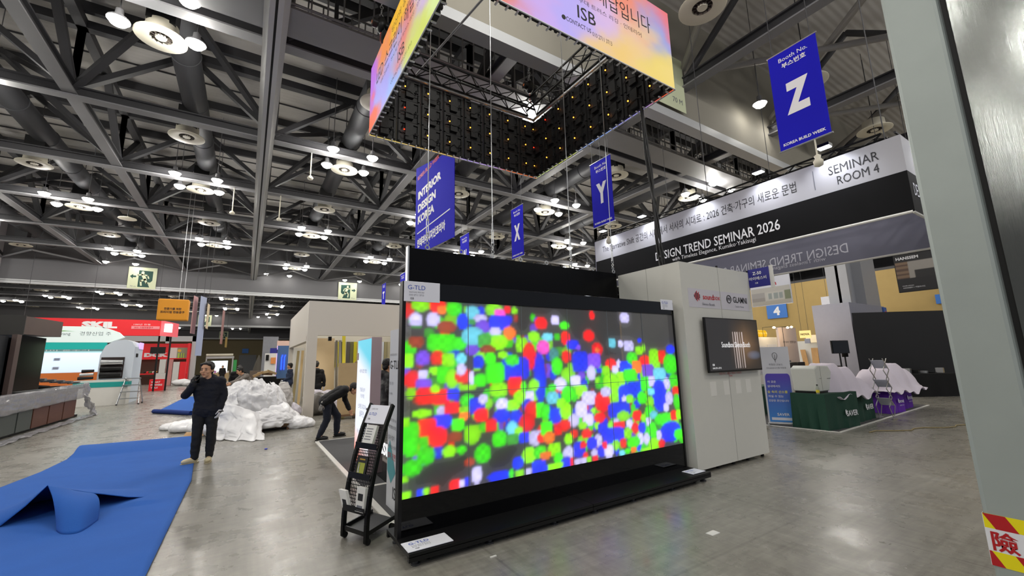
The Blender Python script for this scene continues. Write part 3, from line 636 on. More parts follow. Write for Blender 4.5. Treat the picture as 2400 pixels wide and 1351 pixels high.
# left face lettering
lx = RX0
text('LED 스크린이 해답입니다', (lx, 5.78, 6.90), -Y, Z, dark_ink, t, w=2.85, h=.30, lift=.006)
text('ISB', (lx, 5.71, 6.41), -Y, Z, dark_ink, t, h=.20, lift=.006)
text('CONTACT US 010 2711 3713', (lx, 5.72, 6.20), -Y, Z, dark_ink, t, w=1.05, h=.06, lift=.006)
text('LED 전광판 · 전시 및 무대 트러스 리깅 · 인테리어', (lx, 5.75, 6.64), -Y, Z, dark_ink, t, w=2.3, h=.07, lift=.006)
text('당신의 공간을 빛내는', (lx, 5.4, 7.2), -Y, Z, dark_ink, t, w=1.7, h=.13, lift=.006)
# front face lettering
fy = RY0
text('LED 스크린이 해답입니다', (3.80, fy, 6.95), X, Z, dark_ink, t, w=2.74, h=.30, lift=.006)
text('LED 전광판 · 전시 및 무대 트러스 리깅 · 인테리어', (3.76, fy, 6.68), X, Z, dark_ink, t, w=2.35, h=.085, lift=.006)
text('ISB', (3.76, fy, 6.47), X, Z, dark_ink, t, h=.21, bold=.008, lift=.006)
text('CONTACT US', (3.60, fy, 6.25), X, Z, dark_ink, t, w=.46, h=.072, bold=.01, lift=.006); text('010 2711 3713', (4.05, fy, 6.225), X, Z, dark_ink, t, w=.39, h=.072, lift=.006)
MB().cyl((3.33, fy-.006, 6.25), (3.33, fy, 6.25), .035, n=16).obj('phone_mark', dark_ink, t)
text('당신의 공간을 빛내는', (3.8, fy, 7.26), X, Z, dark_ink, t, w=1.8, h=.16, lift=.006)
# dark cabinet backs seen from below, each with a status light
back_m = mat('screen_cabinet_back', '#131314', .6, bump=.6, bscale=9)
trim_w = mat('pale_screen_edge', '#d9d9db', .5); led_o = mat('amber_status_light', '#ff8a1e', .4, emit=7, ecol='#ff9a2a'); led_r = mat('red_status_light', '#ff2a10', .4, emit=5, ecol='#ff2a10')
rc = random.Random(4)
ncab = 0
for side in range(4):
    for i in range(8):
        for j in range(3):
            a, b = (i*.4925+.03, (i+1)*.4925+.02); zc0, zc1 = RZ0+.015+j*.478, RZ0+.008+(j+1)*.478
            nrm = (Y, -X, -Y, X)[side]; org = (Vector((RX0, RY0, 0)), Vector((RX1, RY0, 0)), Vector((RX1, RY1, 0)), Vector((RX0, RY1, 0)))[side]; d = (X, Y, -X, -Y)[side]
            mb = MB(); P = lambda s_, n_, z_: org+d*s_+nrm*n_+Z*z_
            def bb(s0, s1, n0, n1, z0, z1):
                p, q = P(s0, n0, z0), P(s1, n1, z1); mb.box(p.x, q.x, p.y, q.y, p.z, q.z)
            bb(a, b, .004, .05, zc0, zc1); bb(a+.02, a+.06, .05, .085, zc0+.01, zc1-.01); bb(b-.06, b-.02, .05, .085, zc0+.01, zc1-.01)
            bb(a+.16, b-.16, .05, .11, zc0+.05, zc1-.05); bb(a+.05, b-.05, .05, .075, zc0+.2, zc0+.24); bb(a+.05, b-.05, .05, .075, zc1-.06, zc1-.02)
            mb.ring(P(a+.11, .09, zc0+.2), .035, .008, d, 10, 5); mb.ring(P(b-.11, .09, zc0+.33), .03, .008, d, 10, 5)
            mb.tube([P(a+.05+.1*q, .10+.03*rc.random(), zc0+.12+.1*rc.random()) for q in range(5)], .008, 5)
            cb = mb.obj('screen_cabinet', back_m, t)
            pp = P(b-.13, .13, zc0+.24); cb2 = MB().ell(pp, .014, .014, .014, 8, 6).obj('status_light', led_r if rc.random() < .12 else led_o, cb)
            mb = MB()
            for q in range(3): bb(a+.07+.15*q, a+.09+.15*q, .015, .085, zc0-.028 if j == 0 else zc0, zc0-.01 if j == 0 else zc0+.01)
            if j == 0: mb.obj('lug_strip', trim_w, cb)
mb = MB(); e = .012
for x0, x1, y0, y1 in ((RX0-e, RX1+e, RY0-e, RY0+.004), (RX0-e, RX1+e, RY1-.004, RY1+e), (RX0-e, RX0+.004, RY0, RY1), (RX1-.004, RX1+e, RY0, RY1)): mb.box(x0, x1, y0, y1, RZ0-.012, RZ0)
mb.obj('bottom_edge', trim_w, t)
# box truss carrying the screens
t = thing('box_truss', 'black square box truss inside the top of the hanging screens', 'truss', ((RX0+RX1)/2, (RY0+RY1)/2, 7.1))
def boxtruss(p, q, s=.29, n=12, r=.022):
    p, q = Vector(p), Vector(q); d = (q-p).normalized(); a = d.cross(Z).normalized()*s/2; b = Z*s/2; mb = MB(); L = (q-p)/n
    cs = [a+b, a-b, -a-b, -a+b]
    for c in cs: mb.cyl(p+c, q+c, r, n=8)
    for i in range(n):
        for k in range(4):
            c0, c1 = cs[k], cs[(k+1) % 4]
            mb.cyl(p+L*i+c0, p+L*(i+1)+c1, r*.55, n=6) if (i+k) % 2 else mb.cyl(p+L*i+c1, p+L*(i+1)+c0, r*.55, n=6)
    return mb
i_ = .30
for p, q in (((RX0+i_, RY0+i_, 7.64), (RX1-i_, RY0+i_, 7.64)), ((RX1-i_, RY0+i_, 7.64), (RX1-i_, RY1-i_, 7.64)), ((RX1-i_, RY1-i_, 7.64), (RX0+i_, RY1-i_, 7.64)), ((RX0+i_, RY1-i_, 7.64), (RX0+i_, RY0+i_, 7.64))):
    boxtruss(p, q).obj('truss_beam', black_metal, t)
for p, q in (((RX0+i_+.3, RY0+.15, 7.38), (RX0+.5, RY1-.2, 7.42)),):
    pass
mb = MB().cyl((RX0+.1, RY1-.13, 7.45), (RX1-.1, RY1-.13, 7.45), .03, n=8).cyl((RX1-.13, RY0+.1, 7.45), (RX1-.13, RY1-.1, 7.45), .03, n=8).cyl((RX0+.1, RY0+.13, 7.45), (RX1-.1, RY0+.13, 7.45), .03, n=8).cyl((RX0+.13, RY0+.1, 7.45), (RX0+.13, RY1-.1, 7.45), .03, n=8)
mb.obj('hanging_pipe', alu, t)
MB().cyl((RX0+1.35, RY0+.15, 7.52), (2.55, RY1-.2, 7.52), .02, n=8).obj('brace_pipe', steel_lite, t)
# chain hoists
def hoist(x, y, z, zt, lab):
    t = thing('chain_hoist', lab, 'chain hoist', (x, y, z), 'chain hoists'); zt = ZR
    MB().ell((x, y, z+.22), .10, .13, .16, 12, 8).cyl((x-.16, y, z+.22), (x+.16, y, z+.22), .085, n=14).obj('motor', black_metal, t, smooth='auto')
    MB().cyl((x-.17, y, z+.22), (x-.165, y, z+.22), .03, n=14).obj('end_badge', mat('orange_badge', '#b2622a', .5), t)
    mb = MB()
    n = int((zt-z-.4)/.09)
    for k in range(n): mb.ring((x, y, z+.42+k*.09), .03, .008, (1, 0, 0) if k % 2 else (0, 1, 0), 8, 5)
    mb.obj('chain', steel_lite, t)
    MB().ell((x+.05, y-.08, z-.08), .07, .07, .16, 10, 7).obj('chain_bag', black_cloth, t)
    MB().tube([(x, y, z+.08), (x, y, z-.12), (x+.03, y, z-.2), (x+.05, y, z-.14)], .012, 6).obj('hook', mat('red_hook', '#8d2b22', .5), t)
hoist(RX1-.42, RY1-.42, 7.85, 9.0, 'chain hoist above the far right corner of the hanging screens')
hoist(RX0-.02, RY1-.75, 7.62, 9.2, 'chain hoist outside the left face of the hanging screens')

# ------------------------------------------------------------------ blue hanging banners
def banner(x, y0, y1, z0, z1, label, letter=None):
    ym = (y0+y1)/2; W, H = y0-y1, z1-z0
    t = thing('hanging_banner', label, 'banner', (x, ym, z0), 'blue hanging banners')
    B(x-.006, x+.006, y1, y0, z0, z1).obj('fabric', banner_blue, t)
    for z in (z0, z1): MB().cyl((x, y1-.02, z), (x, y0+.02, z), .014, n=8).obj('batten', alu, t)
    mb = MB()
    for y in (y0-.1*W, y1+.1*W): mb.cyl((x, y, z1), (x, y, ZR), .006, n=5)
    mb.obj('hanging_wire', steel, t)
    if letter:
        fx = x-.006
        text('Booth No.', (fx, ym-.02*W, z1-H*.085), -Y, Z, white_ink, t, w=W*.60, bold=.004); text('부스번호', (fx, ym-.02*W, z1-H*.155), -Y, Z, white_ink, t, w=W*.50, bold=.025)
        text(letter, (fx, ym, z0+H*.49), -Y, Z, white_ink, t, w=W*.50, h=H*.32, bold=.06)
        text('KOREA BUILD WEEK', (fx, ym, z0+H*.055), -Y, Z, white_ink, t, w=W*.84, bold=.03)
    return t
BXX = 7.4
tz = banner(BXX, 3.05, 2.32, 5.0, 6.76, 'nearest blue banner with big white letter Z', 'Z')
banner(7.5, 7.70, 6.96, 5.0, 6.78, 'blue banner with big white letter Y', 'Y')
banner(BXX, 11.58, 10.86, 5.0, 6.76, 'blue banner with big white letter X', 'X')
banner(BXX, 15.68, 14.86, 5.0, 6.88, 'partly hidden blue banner with letter W above the black panel', 'W')
banner(BXX, 24.0, 23.1, 5.05, 6.78, 'narrow far blue banner with letter U beside the LED screen', 'U')
banner(BXX, 28.0, 27.15, 5.3, 6.85, 'narrow far blue banner with letter T beside an exit sign', 'T')
for k, (y, z) in enumerate(((2.55, 4.62), (7.2, 4.55))):
    t2 = thing('pendant_sensor', ('pale sensor head hanging below the letter Z banner', 'pale sensor head hanging below the letter Y banner')[k], 'sensor', (BXX+.1*k, y, z), 'pendant sensors')
    MB().cyl((BXX+.1*k, y, z+.1), (BXX+.1*k, y, 5.0), .012, n=6).obj('rod', cream_plastic, t2)
    MB().lathe([(0, -.1), (.06, -.07), (.07, .0), (.035, .05), (.05, .09), (0, .13)], (BXX+.1*k, y, z), 12).obj('sensor_head', cream_plastic, t2, smooth=True)
# large INTERIOR DESIGN KOREA banner
x, y0, y1, z0, z1 = 4.0, 11.6, 8.8, 4.75, 7.0
t = thing('hanging_banner', 'large blue banner lettered INTERIOR DESIGN KOREA behind the LED screen', 'banner', (x, 10.2, z0), 'blue hanging banners')
MB().add([(x, y0, 4.75), (x, y1, 4.58), (x, y1, 6.85), (x, y0, 7.5)], [(0, 1, 2, 3)]).obj('fabric', banner_blue, t, solid=.012)
mb = MB()
for y in (11.3, 9.1): mb.cyl((x, y, 6.9), (x, y, ZR), .008, n=5)
mb.obj('hanging_wire', steel, t)
fx = x-.006
text('KOREA BUILD WEEK', (fx, 10.6, 7.10), -Y, Z, red_ink, t, w=1.68, h=.13, bold=.03)
for s_, z_, w_ in (('INTERIOR', 6.52, 1.75), ('DESIGN', 6.12, 1.38), ('KOREA', 5.76, 1.28)): text(s_, (fx, 11.38, z_), -Y, Z, white_ink, t, w=w_, h=.25, bold=.05, align='L')
B(x-.012, x-.006, 9.05, 11.42, 5.35, 5.38).obj('rule_line', white_ink, t)
text('인테리어디자인코리아', (fx, 11.4, 5.05), -Y, Z, white_ink, t, w=2.05, h=.27, bold=.04, align='L')

# ------------------------------------------------------------------ seminar room sign, a hung square of printed fabric
GX0, GX1, GY0, GY1 = 8.0, 11.3, 1.72, 8.2
t = thing('seminar_sign', 'huge hanging seminar sign of white and black fabric bands in the air', 'hanging sign', ((GX0+GX1)/2, (GY0+GY1)/2, 3.62))
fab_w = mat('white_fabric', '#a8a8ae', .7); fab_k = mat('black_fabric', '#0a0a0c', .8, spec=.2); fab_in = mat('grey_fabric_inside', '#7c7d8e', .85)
ZA, ZBt, ZCt = 4.83, 4.26, 3.63
B(GX0, GX0+.02, GY0, GY1, ZBt, ZA).obj('white_band', fab_w, t); B(GX0, GX0+.02, GY0, GY1, ZCt, ZBt).obj('black_band', fab_k, t)
B(GX0, GX1, GY0-.02, GY0, ZBt, ZA).obj('white_band', fab_w, t); B(GX0, GX1, GY0-.02, GY0, ZCt, ZBt).obj('black_band', fab_k, t)
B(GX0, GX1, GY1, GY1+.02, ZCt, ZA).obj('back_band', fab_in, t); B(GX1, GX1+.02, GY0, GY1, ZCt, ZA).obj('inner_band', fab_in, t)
mb = MB()
for p, q in (((GX0, GY0), (GX0, GY1)), ((GX0, GY1), (GX1, GY1)), ((GX1, GY1), (GX1, GY0)), ((GX1, GY0), (GX0, GY0))): mb.cyl((*p, ZCt), (*q, ZCt), .022, n=8)
mb.obj('bottom_rail', white_paint, t)
mb = MB()
for x in (GX0+.2, GX1-.2):
    for y in (GY0+.2, 4.9, GY1-.2): mb.cyl((x, y, ZA), (x, y, ZR), .008, n=5)
mb.obj('hanging_wire', steel, t)
for p, q, n in (((GX0+.2, GY0+.2), (GX0+.2, GY1-.2), 20), ((GX1-.2, GY0+.2), (GX1-.2, GY1-.2), 20), ((GX0+.2, GY0+.2), (GX1-.2, GY0+.2), 10), ((GX0+.2, GY1-.2), (GX1-.2, GY1-.2), 10)):
    boxtruss((*p, ZA+.02), (*q, ZA+.02), .25, n, .018).obj('truss_beam', black_metal, t)
fx = GX0
def sy(y): return y
text('The Narrative Shift 공간의 시대에서 서사의 시대로 : 2026 건축·가구의 새로운 문법', (fx, 5.53, 4.55), -Y, Z, dark_ink, t, w=4.78, h=.20)
B(fx-.006, fx, 2.855, 2.865, 4.38, 4.72).obj('rule_line', grey_ink, t)
text('SEMINAR', (fx, 2.31, 4.625), -Y, Z, dark_ink, t, w=.66, h=.15); text('ROOM 4', (fx, 2.27, 4.425), -Y, Z, dark_ink, t, w=.54, h=.145)
text('DESIGN TREND SEMINAR 2026', (fx, 4.85, 3.96), -Y, Z, white_ink, t, w=2.74, h=.20, bold=.01); text('with Timeless Elegance, Kumiko·Yakisugi', (fx, 4.85, 3.785), -Y, Z, white_ink, t, w=1.85, h=.11)
ghost = mat('pale_back_lettering', '#d6d7e2', .8)
text('DESIGN TREND SEMINAR 2026', (GX1, 5.25, 3.97), -Y, Z, ghost, t, w=3.3, h=.22, flip=True); text('with Timeless Elegance, Kumiko·Yakisugi', (GX1, 5.2, 3.80), -Y, Z, ghost, t, w=2.3, h=.12, flip=True)
text('SEMINAR ROOM 4', (9.4, GY0-.02, 4.5), X, Z, blue_ink, t, w=2.0, h=.2); text('DESIGN TREND SEMINAR 2026', (9.3, GY0-.02, 4.0), X, Z, ghost, t, w=2.3, h=.2)
text('with Timeless Elegance', (9.3, GY0-.02, 3.8), X, Z, ghost, t, w=1.6, h=.1)
sp_l = mat('sign_lamp_light', '#ffffff', .4, emit=30, ecol='#f4f6ff')
for k, y in enumerate((2.55, 3.6, 4.9, 6.3, 7.6, 1.9)):
    if k == 5: loc = Vector((8.9, GY0-.28, ZA+.12))
    else: loc = Vector((GX0-.28, y, ZA+.12))
    s = thing('spot_lamp', 'arm lamp lighting the seminar sign, %s' % ('nearest the letter Z banner', 'second along from the room name', 'third along, above the Korean title', 'fourth along', 'farthest left', 'round the right corner')[k], 'lamp', loc, 'arm lamps on the seminar sign')
    back = Vector((.45, 0, .02)) if k < 5 else Vector((0, .45, .02))
    MB().cyl(loc, loc+back, .012, n=6).obj('arm', black_metal, s)
    MB().box(loc.x-.07, loc.x+.07, loc.y-.09, loc.y+.09, loc.z-.01, loc.z+.04).obj('lamp_head', black_metal, s)
    MB().box(loc.x-.06, loc.x+.06, loc.y-.08, loc.y+.08, loc.z-.02, loc.z-.011).obj('lens', sp_l, s)
    spot('sign_lamp_light', loc-Z*.03, (0, -.42, 0) if k < 5 else (.42, 0, 0), 36, 2.2, .8, .06, (.93, .95, 1)).rotation_euler = ((0, -.45, 0) if k < 5 else (.45, 0, 0))
# ------------------------------------------------------------------ steel post and door panel at the right
t = thing('steel_post', 'near galvanised steel post filling the right side of the view', 'post', (1.97, .31, 0))
B(1.90, 2.05, .25, .387, 0, 4.6).obj('post', galv, t, bevel=.011)
brushed = mat('brushed_stainless', '#a4a9a7', .12, metal=.95, bump=.04, bscale=260)
_nt = brushed.node_tree; _tc = _nt.nodes.new('ShaderNodeTexCoord'); _mp = _nt.nodes.new('ShaderNodeMapping'); _mp.inputs['Scale'].default_value = (1, 150, 1); _ns = _nt.nodes.new('ShaderNodeTexNoise'); _ns.inputs['Scale'].default_value = 6
_nt.links.new(_tc.outputs['Object'], _mp.inputs[0]); _nt.links.new(_mp.outputs[0], _ns.inputs['Vector'])
_bp = _nt.nodes.new('ShaderNodeBump'); _bp.inputs['Strength'].default_value = .06; _bp.inputs['Distance'].default_value = .01
_nt.links.new(_ns.outputs['Fac'], _bp.inputs['Height']); _nt.links.new(_bp.outputs['Normal'], _nt.nodes['Principled BSDF'].inputs['Normal'])
B(1.935, 1.96, -.75, .235, .02, 4.5).obj('door_panel', brushed, t)
B(1.945, 2.0, .235, .25, 0, 4.6).obj('shadow_gap', black_matte, t)
tp = thing('hazard_tape', 'red, yellow and white danger tape wrapped round the steel post', 'tape', (1.9, .32, 1.09))
ty, tr_, tw_ = mat('tape_yellow', '#e6d800', .5), mat('tape_red', '#b0121a', .5), mat('tape_white', '#dcdde2', .5)
z0, z1 = 1.022, 1.165; yy0, yy1 = .2497, .3875; xf = 1.8985
mb = MB(); mb.box(xf, xf+.0012, yy0, yy1, z0+.04, z1-.04).box(xf, 2.05, yy1, yy1+.001, z0, z1); mb.obj('white_strip', tw_, tp)
def stripes(za, zb, ph, m, name):
    mb = MB(); k = -2
    while k < 4:
        a = yy1-(k*.09+ph); b = a-.045; s = .022
        cl = lambda v: max(yy0, min(yy1, v))
        if cl(a) > cl(b)+.001 or cl(a-s) > cl(b-s)+.001: mb.poly([(xf-.0004, cl(a), zb), (xf-.0004, cl(a-s), za), (xf-.0004, cl(b-s), za), (xf-.0004, cl(b), zb)])
        k += 1
    mb.obj(name, m, tp)
for za, zb, ph in ((z1-.04, z1, 0), (z0, z0+.04, .05)):
    B(xf, xf+.001, yy0, yy1, za, zb).obj('yellow_strip', ty, tp); stripes(za, zb, ph, tr_, 'red_stripe')
text('險', (xf, .352, 1.092), -Y, Z, tr_, tp, h=.056, bold=.02, lift=.001)

# ------------------------------------------------------------------ right hand exhibition stands
t = thing('floor_mat', 'dark grey booth carpet under the green and purple tables', 'carpet', (14, 6, 0))
MB().prism([(10.3, 5.55, 0), (10.45, 3.98, 0), (17.4, 4.25, 0), (17.6, 8.5, 0), (10.6, 8.5, 0)], (0, 0, .012)).obj('pile', mat('grey_carpet', '#4b4b4d', .95, bump=.3, bscale=200), t)
MB().bar((10.3, 5.55, .012), (10.45, 3.96, .012), .05, .014).bar((10.43, 3.97, .012), (17.4, 4.23, .012), .05, .014).obj('white_edging', white_paint, t)
# standing banner
t = thing('standing_banner', 'free-standing purple and white SAVER banner beside the white booth', 'banner', (10.6, 5.1, 0))
p, q = Vector((10.45, 5.36, .06)), Vector((10.72, 4.86, .06)); d = (q-p).normalized(); n = d.cross(Z); W = (q-p).length; c0 = (p+q)/2
MB().obox(c0+Z*.87, d, n, Z, W/2, .004, .87).obj('sheet', mat('banner_sheet', '#d4d5dc', .5), t)
def bpanel(u, v): return Vector(p)+d*(u*W)+Z*v+n*.008
out = [(.06, .02)]+[(.06, 1.02)]+[(.06+.1*(1-math.cos(a)), 1.02+.10*math.sin(a)) for a in (.5, 1.0, 1.4)]+[(.94-.1*(1-math.cos(a)), 1.02+.10*math.sin(a)) for a in (1.4, 1.0, .5)]+[(.94, 1.02), (.94, .02)]
gm = bpy.data.materials.new('purple_blue_print'); gm.use_nodes = True; nt = gm.node_tree; tc = nt.nodes.new('ShaderNodeTexCoord'); sx_ = nt.nodes.new('ShaderNodeSeparateXYZ'); mr = nt.nodes.new('ShaderNodeMapRange'); rp = nt.nodes.new('ShaderNodeValToRGB')
nt.links.new(tc.outputs['Object'], sx_.inputs[0]); nt.links.new(sx_.outputs['Z'], mr.inputs[0]); mr.inputs[1].default_value = .05; mr.inputs[2].default_value = 1.1; nt.links.new(mr.outputs[0], rp.inputs[0])
rp.color_ramp.elements[0].color = lin('#3f8fdc'); rp.color_ramp.elements[1].color = lin('#5646b4'); nt.links.new(rp.outputs[0], nt.nodes['Principled BSDF'].inputs['Base Color'])
MB().poly([bpanel(u, v) for u, v in out]).obj('printed_field', gm, t)
for s_, u, v, w_, m_ in (('이 곳은', .28, .93, .17, white_ink), ('실내에서도', .34, .83, .26, white_ink), ('숲 속의 산소를', .44, .70, .40, mat('yellow_ink', '#e8e26a', .6)), ('마실 수 있는', .37, .60, .30, white_ink), ('건강한 공간입니다', .45, .50, .40, white_ink), ('SAVER', .55, .19, .24, white_ink)):
    text(s_, bpanel(u, v), d, Z, m_, t, w=w_, bold=.015)
MB().obox(bpanel(.5, .09), d, n, Z, .21, .001, .03).obj('white_strip', white_card, t)
for s_, v, w_ in (('최첨단 고농도', 1.33, .28), ('산소공급시스템 작동중', 1.25, .40)): text(s_, bpanel(.5, v), d, Z, grey_ink, t, w=w_)
mb = MB(); lf = [(.5+.08*math.sin(a)*(1-.35*math.cos(a)), 1.52-.085*math.cos(a)) for a in np.linspace(0, 2*PI, 24)]
mb.tube([bpanel(u, v) for u, v in lf], .004, 5).tube([bpanel(.5, 1.38), bpanel(.5, 1.56)], .004, 5); mb.obj('leaf_mark', dark_ink, t)
mb = MB().cyl(p+Z*-.02, q+Z*-.02, .02, n=8); mb.bar(c0-n*.02+Z*-.04, c0-n*.02+Z*1.7, .02); mb.bar(p-Z*.05-n*.2, p-Z*.05+n*.2, .03).bar(q-Z*.05-n*.2, q-Z*.05+n*.2, .03); mb.obj('stand', alu, t)
# draped tables
def draped_table(c, sx, sy, h, rot, m, label, logo=None, sub=None, rumple=.015):
    t = thing('draped_table', label, 'table', (c[0], c[1], 0))
    ca, sa = math.cos(rot), math.sin(rot)
    def W_(x, y, z): return Vector((c[0]+x*ca-y*sa, c[1]+x*sa+y*ca, z))
    N = 64; per = []
    for k in range(N):
        u = k/N*4; s_ = int(u); f = u-s_; hx, hy = sx/2, sy/2
        per.append([(-hx+sx*f, -hy), (hx, -hy+sy*f), (hx-sx*f, hy), (-hx, hy-sy*f)][s_])
    def pt(k, v):
        x, y = per[k % N]; z = h*(1-v); g = rumple*v*(math.sin(k*1.3+c[0]*3)+.7*math.sin(k*2.9+1)); r = math.hypot(x, y)
        return W_(x*(1+g*1.4/max(r, .2)), y*(1+g*1.4/max(r, .2)), max(.008, z))
    mb = MB(); R_ = 8
    vs = [pt(k, j/R_) for j in range(R_+1) for k in range(N)]
    mb.add(vs, [(j*N+k, (j+1)*N+k, (j+1)*N+(k+1) % N, j*N+(k+1) % N) for j in range(R_) for k in range(N)]+[tuple(range(N))])
    mb.obj('table_cover', m, t, smooth='auto')
    for i in (-1, 1):
        for j in (-1, 1): a = W_(i*(sx/2-.08), j*(sy/2-.08), 0); MB().cyl(a, a+Z*(h-.02), .018, n=8).obj('leg', alu, t)
    if logo:
        f = W_(sx*.22, -sy/2-.03, h*.42); text(logo, f, W_(1, 0, 0)-W_(0, 0, 0), Z, white_ink, t, w=sx*.36, bold=.02)
        e = W_(sx*.03, -sy/2-.035, h*.46); MB().ell(e, .03, .006, .06, 10, 6).obj('leaf_mark', white_ink, t)
        if sub: text(sub, W_(sx*.22, -sy/2-.03, h*.28), W_(1, 0, 0)-W_(0, 0, 0), Z, white_ink, t, w=sx*.36, h=.035)
    return t
green = mat('dark_green_cloth', '#0d3a2b', .85, bump=.15, bscale=25); purple = mat('purple_cloth', '#5b1f9c', .8, bump=.15, bscale=25)
draped_table((11.14, 4.44), 1.30, .70, .76, -.10, green, 'nearer dark green draped table lettered SAVER, under the pale machine', 'SAVER')
draped_table((12.62, 4.62), 1.30, .80, .76, .03, green, 'farther dark green draped table lettered SAVER, beside the folding rack', 'SAVER')
draped_table((12.3, 6.6), 1.2, .7, .76, .1, green, 'dark green draped table at the back behind the standing banner')
draped_table((14.85, 4.62), .90, .80, .70, -.05, purple, 'left purple draped table behind the folding rack', 'OPONE', '- 비영리 산소 -')
draped_table((16.05, 4.75), 1.1, .80, .70, .02, purple, 'right purple draped table at the end of the row', 'OPONE', '- 비영리 산소 -')
draped_table((21.0, 5.15), 1.9, .7, .80, -.6, black_cloth, 'black draped table in front of the black box booth')
# pale machine under a sheet
t = thing('oxygen_machine', 'pale grey boxy machine on the nearer green table, half under a white sheet', 'machine', (11.0, 4.5, .76))
prof = [(10.60, .80), (10.56, 1.30), (10.70, 1.36), (11.22, 1.34), (11.38, 1.16), (11.42, .80)]
MB().prism([(x, 4.30, z) for x, z in prof], (0, .5, 0)).obj('casing', mat('pale_grey_plastic', '#c9cbc4', .4), t, bevel=.02)
B(10.62, 11.40, 4.32, 4.78, .76, .80).obj('base', black_metal, t)
text('OXYGEN', (10.75, 4.30, 1.08), X, Z, dark_ink, t, w=.10); B(11.08, 11.28, 4.296, 4.30, 1.06, 1.068).obj('slot', dark_ink, t)
B(10.795, 10.80, 4.297, 4.30, .82, 1.34).obj('panel_joint', seam, t)
def sheet(name, label, cx, cy, fn, n=46, sx=2.2, sy=1.5, m=None):
    mb = MB().grid(lambda u, v: Vector((cx+(u-.5)*sx, cy+(v-.5)*sy, fn((u-.5)*sx, (v-.5)*sy))), n, n)
    for v in mb.v:
        v += Vector((.03*fbm((v.x*2, v.y*2, 4)), .03*fbm((v.x*2, v.y*2, 9)), .02*fbm((v.x*3.5, v.y*3.5, 1))))
    o = mb.obj(name, m, None, smooth=True, solid=.006); return tag(o, label, 'cloth', 'white dust sheets')
def drape(x, y, zt, hy, xr, hl, dropm):
    ov = max(0, abs(y)-hy, xr[0]-x, x-xr[1])
    return zt+hl-min(1.0, ov/.12)*(dropm+.05*math.sin(x*9+y*5)+.10*max(0, math.sin(x*2.1+1.0))**6)
linen = mat('white_linen', '#d9d0dc', .75, bump=.2, bscale=18)
def hill(x, y, parts):
    z = 0
    for px_, py_, h, rx, ry in parts: z = max(z, h*max(0, 1-max(0, (abs(x-px_)/rx)**2.6+(abs(y-py_)/ry)**2.6-.2))**.8)
    return z
sheet('dust_sheet', 'white dust sheet draped over the goods on the green tables', 12.1, 4.55, lambda x, y: drape(x, y, .78, .34, (-.70, 1.12), hill(x, y, ((-.5, 0, .60, .55, .38), (.1, 0, .50, .6, .38), (.75, 0, .22, .5, .36))), .12), sx=2.3, sy=1.0, m=linen)
sheet('dust_sheet', 'white dust sheet draped over the goods on the purple tables', 15.45, 4.6, lambda x, y: drape(x, y, .72, .42, (-1.15, 1.2), hill(x, y, ((-.6, 0, .42, .6, .42), (.2, 0, .56, .7, .42), (.9, 0, .40, .5, .42))), .16), sx=2.75, sy=1.16, m=linen)
t = thing('water_bottle', 'small yellow-labelled bottle standing on the green table left of the machine', 'bottle', (10.50, 4.28, .76))
MB().lathe([(0, 0), (.03, 0), (.032, .12), (.014, .16), (.014, .18), (0, .18)], (10.50, 4.28, .76), 14).obj('body', mat('bottle_plastic', '#c8d0c0', .2, trans=.6), t, smooth='auto')
MB().lathe([(.0335, .03), (.0335, .09)], (10.50, 4.28, .76), 14).obj('paper_band', mat('yellow_band', '#d9c62a', .5), t)
MB().lathe([(0, .205), (.016, .205), (.016, .178), (0, .178)], (10.50, 4.28, .76), 12).obj('cap', black_matte, t)
# accordion literature rack
t = thing('zigzag_brochure_rack', 'silver zigzag folding brochure rack standing between the green and purple tables', 'brochure rack', (13.45, 4.05, 0))
mb = MB(); zz = [(.0, .05), (.16, .30), (-.12, .52), (.16, .74), (-.12, .96), (.16, 1.18), (-.16, 1.46)]
zp = [Vector((13.45+a, 4.05, z)) for a, z in zz]
for s_ in (-.13, .13):
    o_ = Y*s_
    for k in range(len(zp)-1):
        mb.bar(zp[k]+o_, zp[k+1]+o_, .012, .02); m2 = Vector((2*13.42-zp[k].x, zp[k].y, zp[k].z)); m3 = Vector((2*13.42-zp[k+1].x, zp[k+1].y, zp[k+1].z)); mb.bar(m2+o_, m3+o_, .012, .02)
mb.obj('scissor_frame', alu, t); clear = mat('clear_acrylic', '#b9bcc8', .15, spec=.6)
for k in (1, 3, 5): MB().obox((zp[k]+zp[k+1])/2, zp[k+1]-zp[k], Y, (zp[k+1]-zp[k]).cross(Y), .15, .13, .006).obj('pocket', clear, t)
MB().bar((13.3, 3.92, .02), (13.6, 3.92, .02), .03).bar((13.3, 4.18, .02), (13.6, 4.18, .02), .03).obj('foot', alu, t)
# monitor on a stand
t = thing('monitor_stand', 'black monitor on a thin pole stand behind the purple tables', 'monitor', (15.6, 5.6, 0))
MB().obox((15.6, 5.58, 1.80), (1, -.35, 0), (.35, 1, 0), Z, .33, .02, .20).obj('monitor', black_metal, t); MB().obox((15.59, 5.555, 1.80), (1, -.35, 0), (.35, 1, 0), Z, .31, .002, .18).obj('screen', black_gloss, t)
MB().cyl((15.62, 5.62, .03), (15.62, 5.62, 1.7), .022, n=10).obj('pole', black_metal, t); MB().cyl((15.62, 5.62, 0), (15.62, 5.62, .03), .24, n=20).obj('base', black_metal, t)
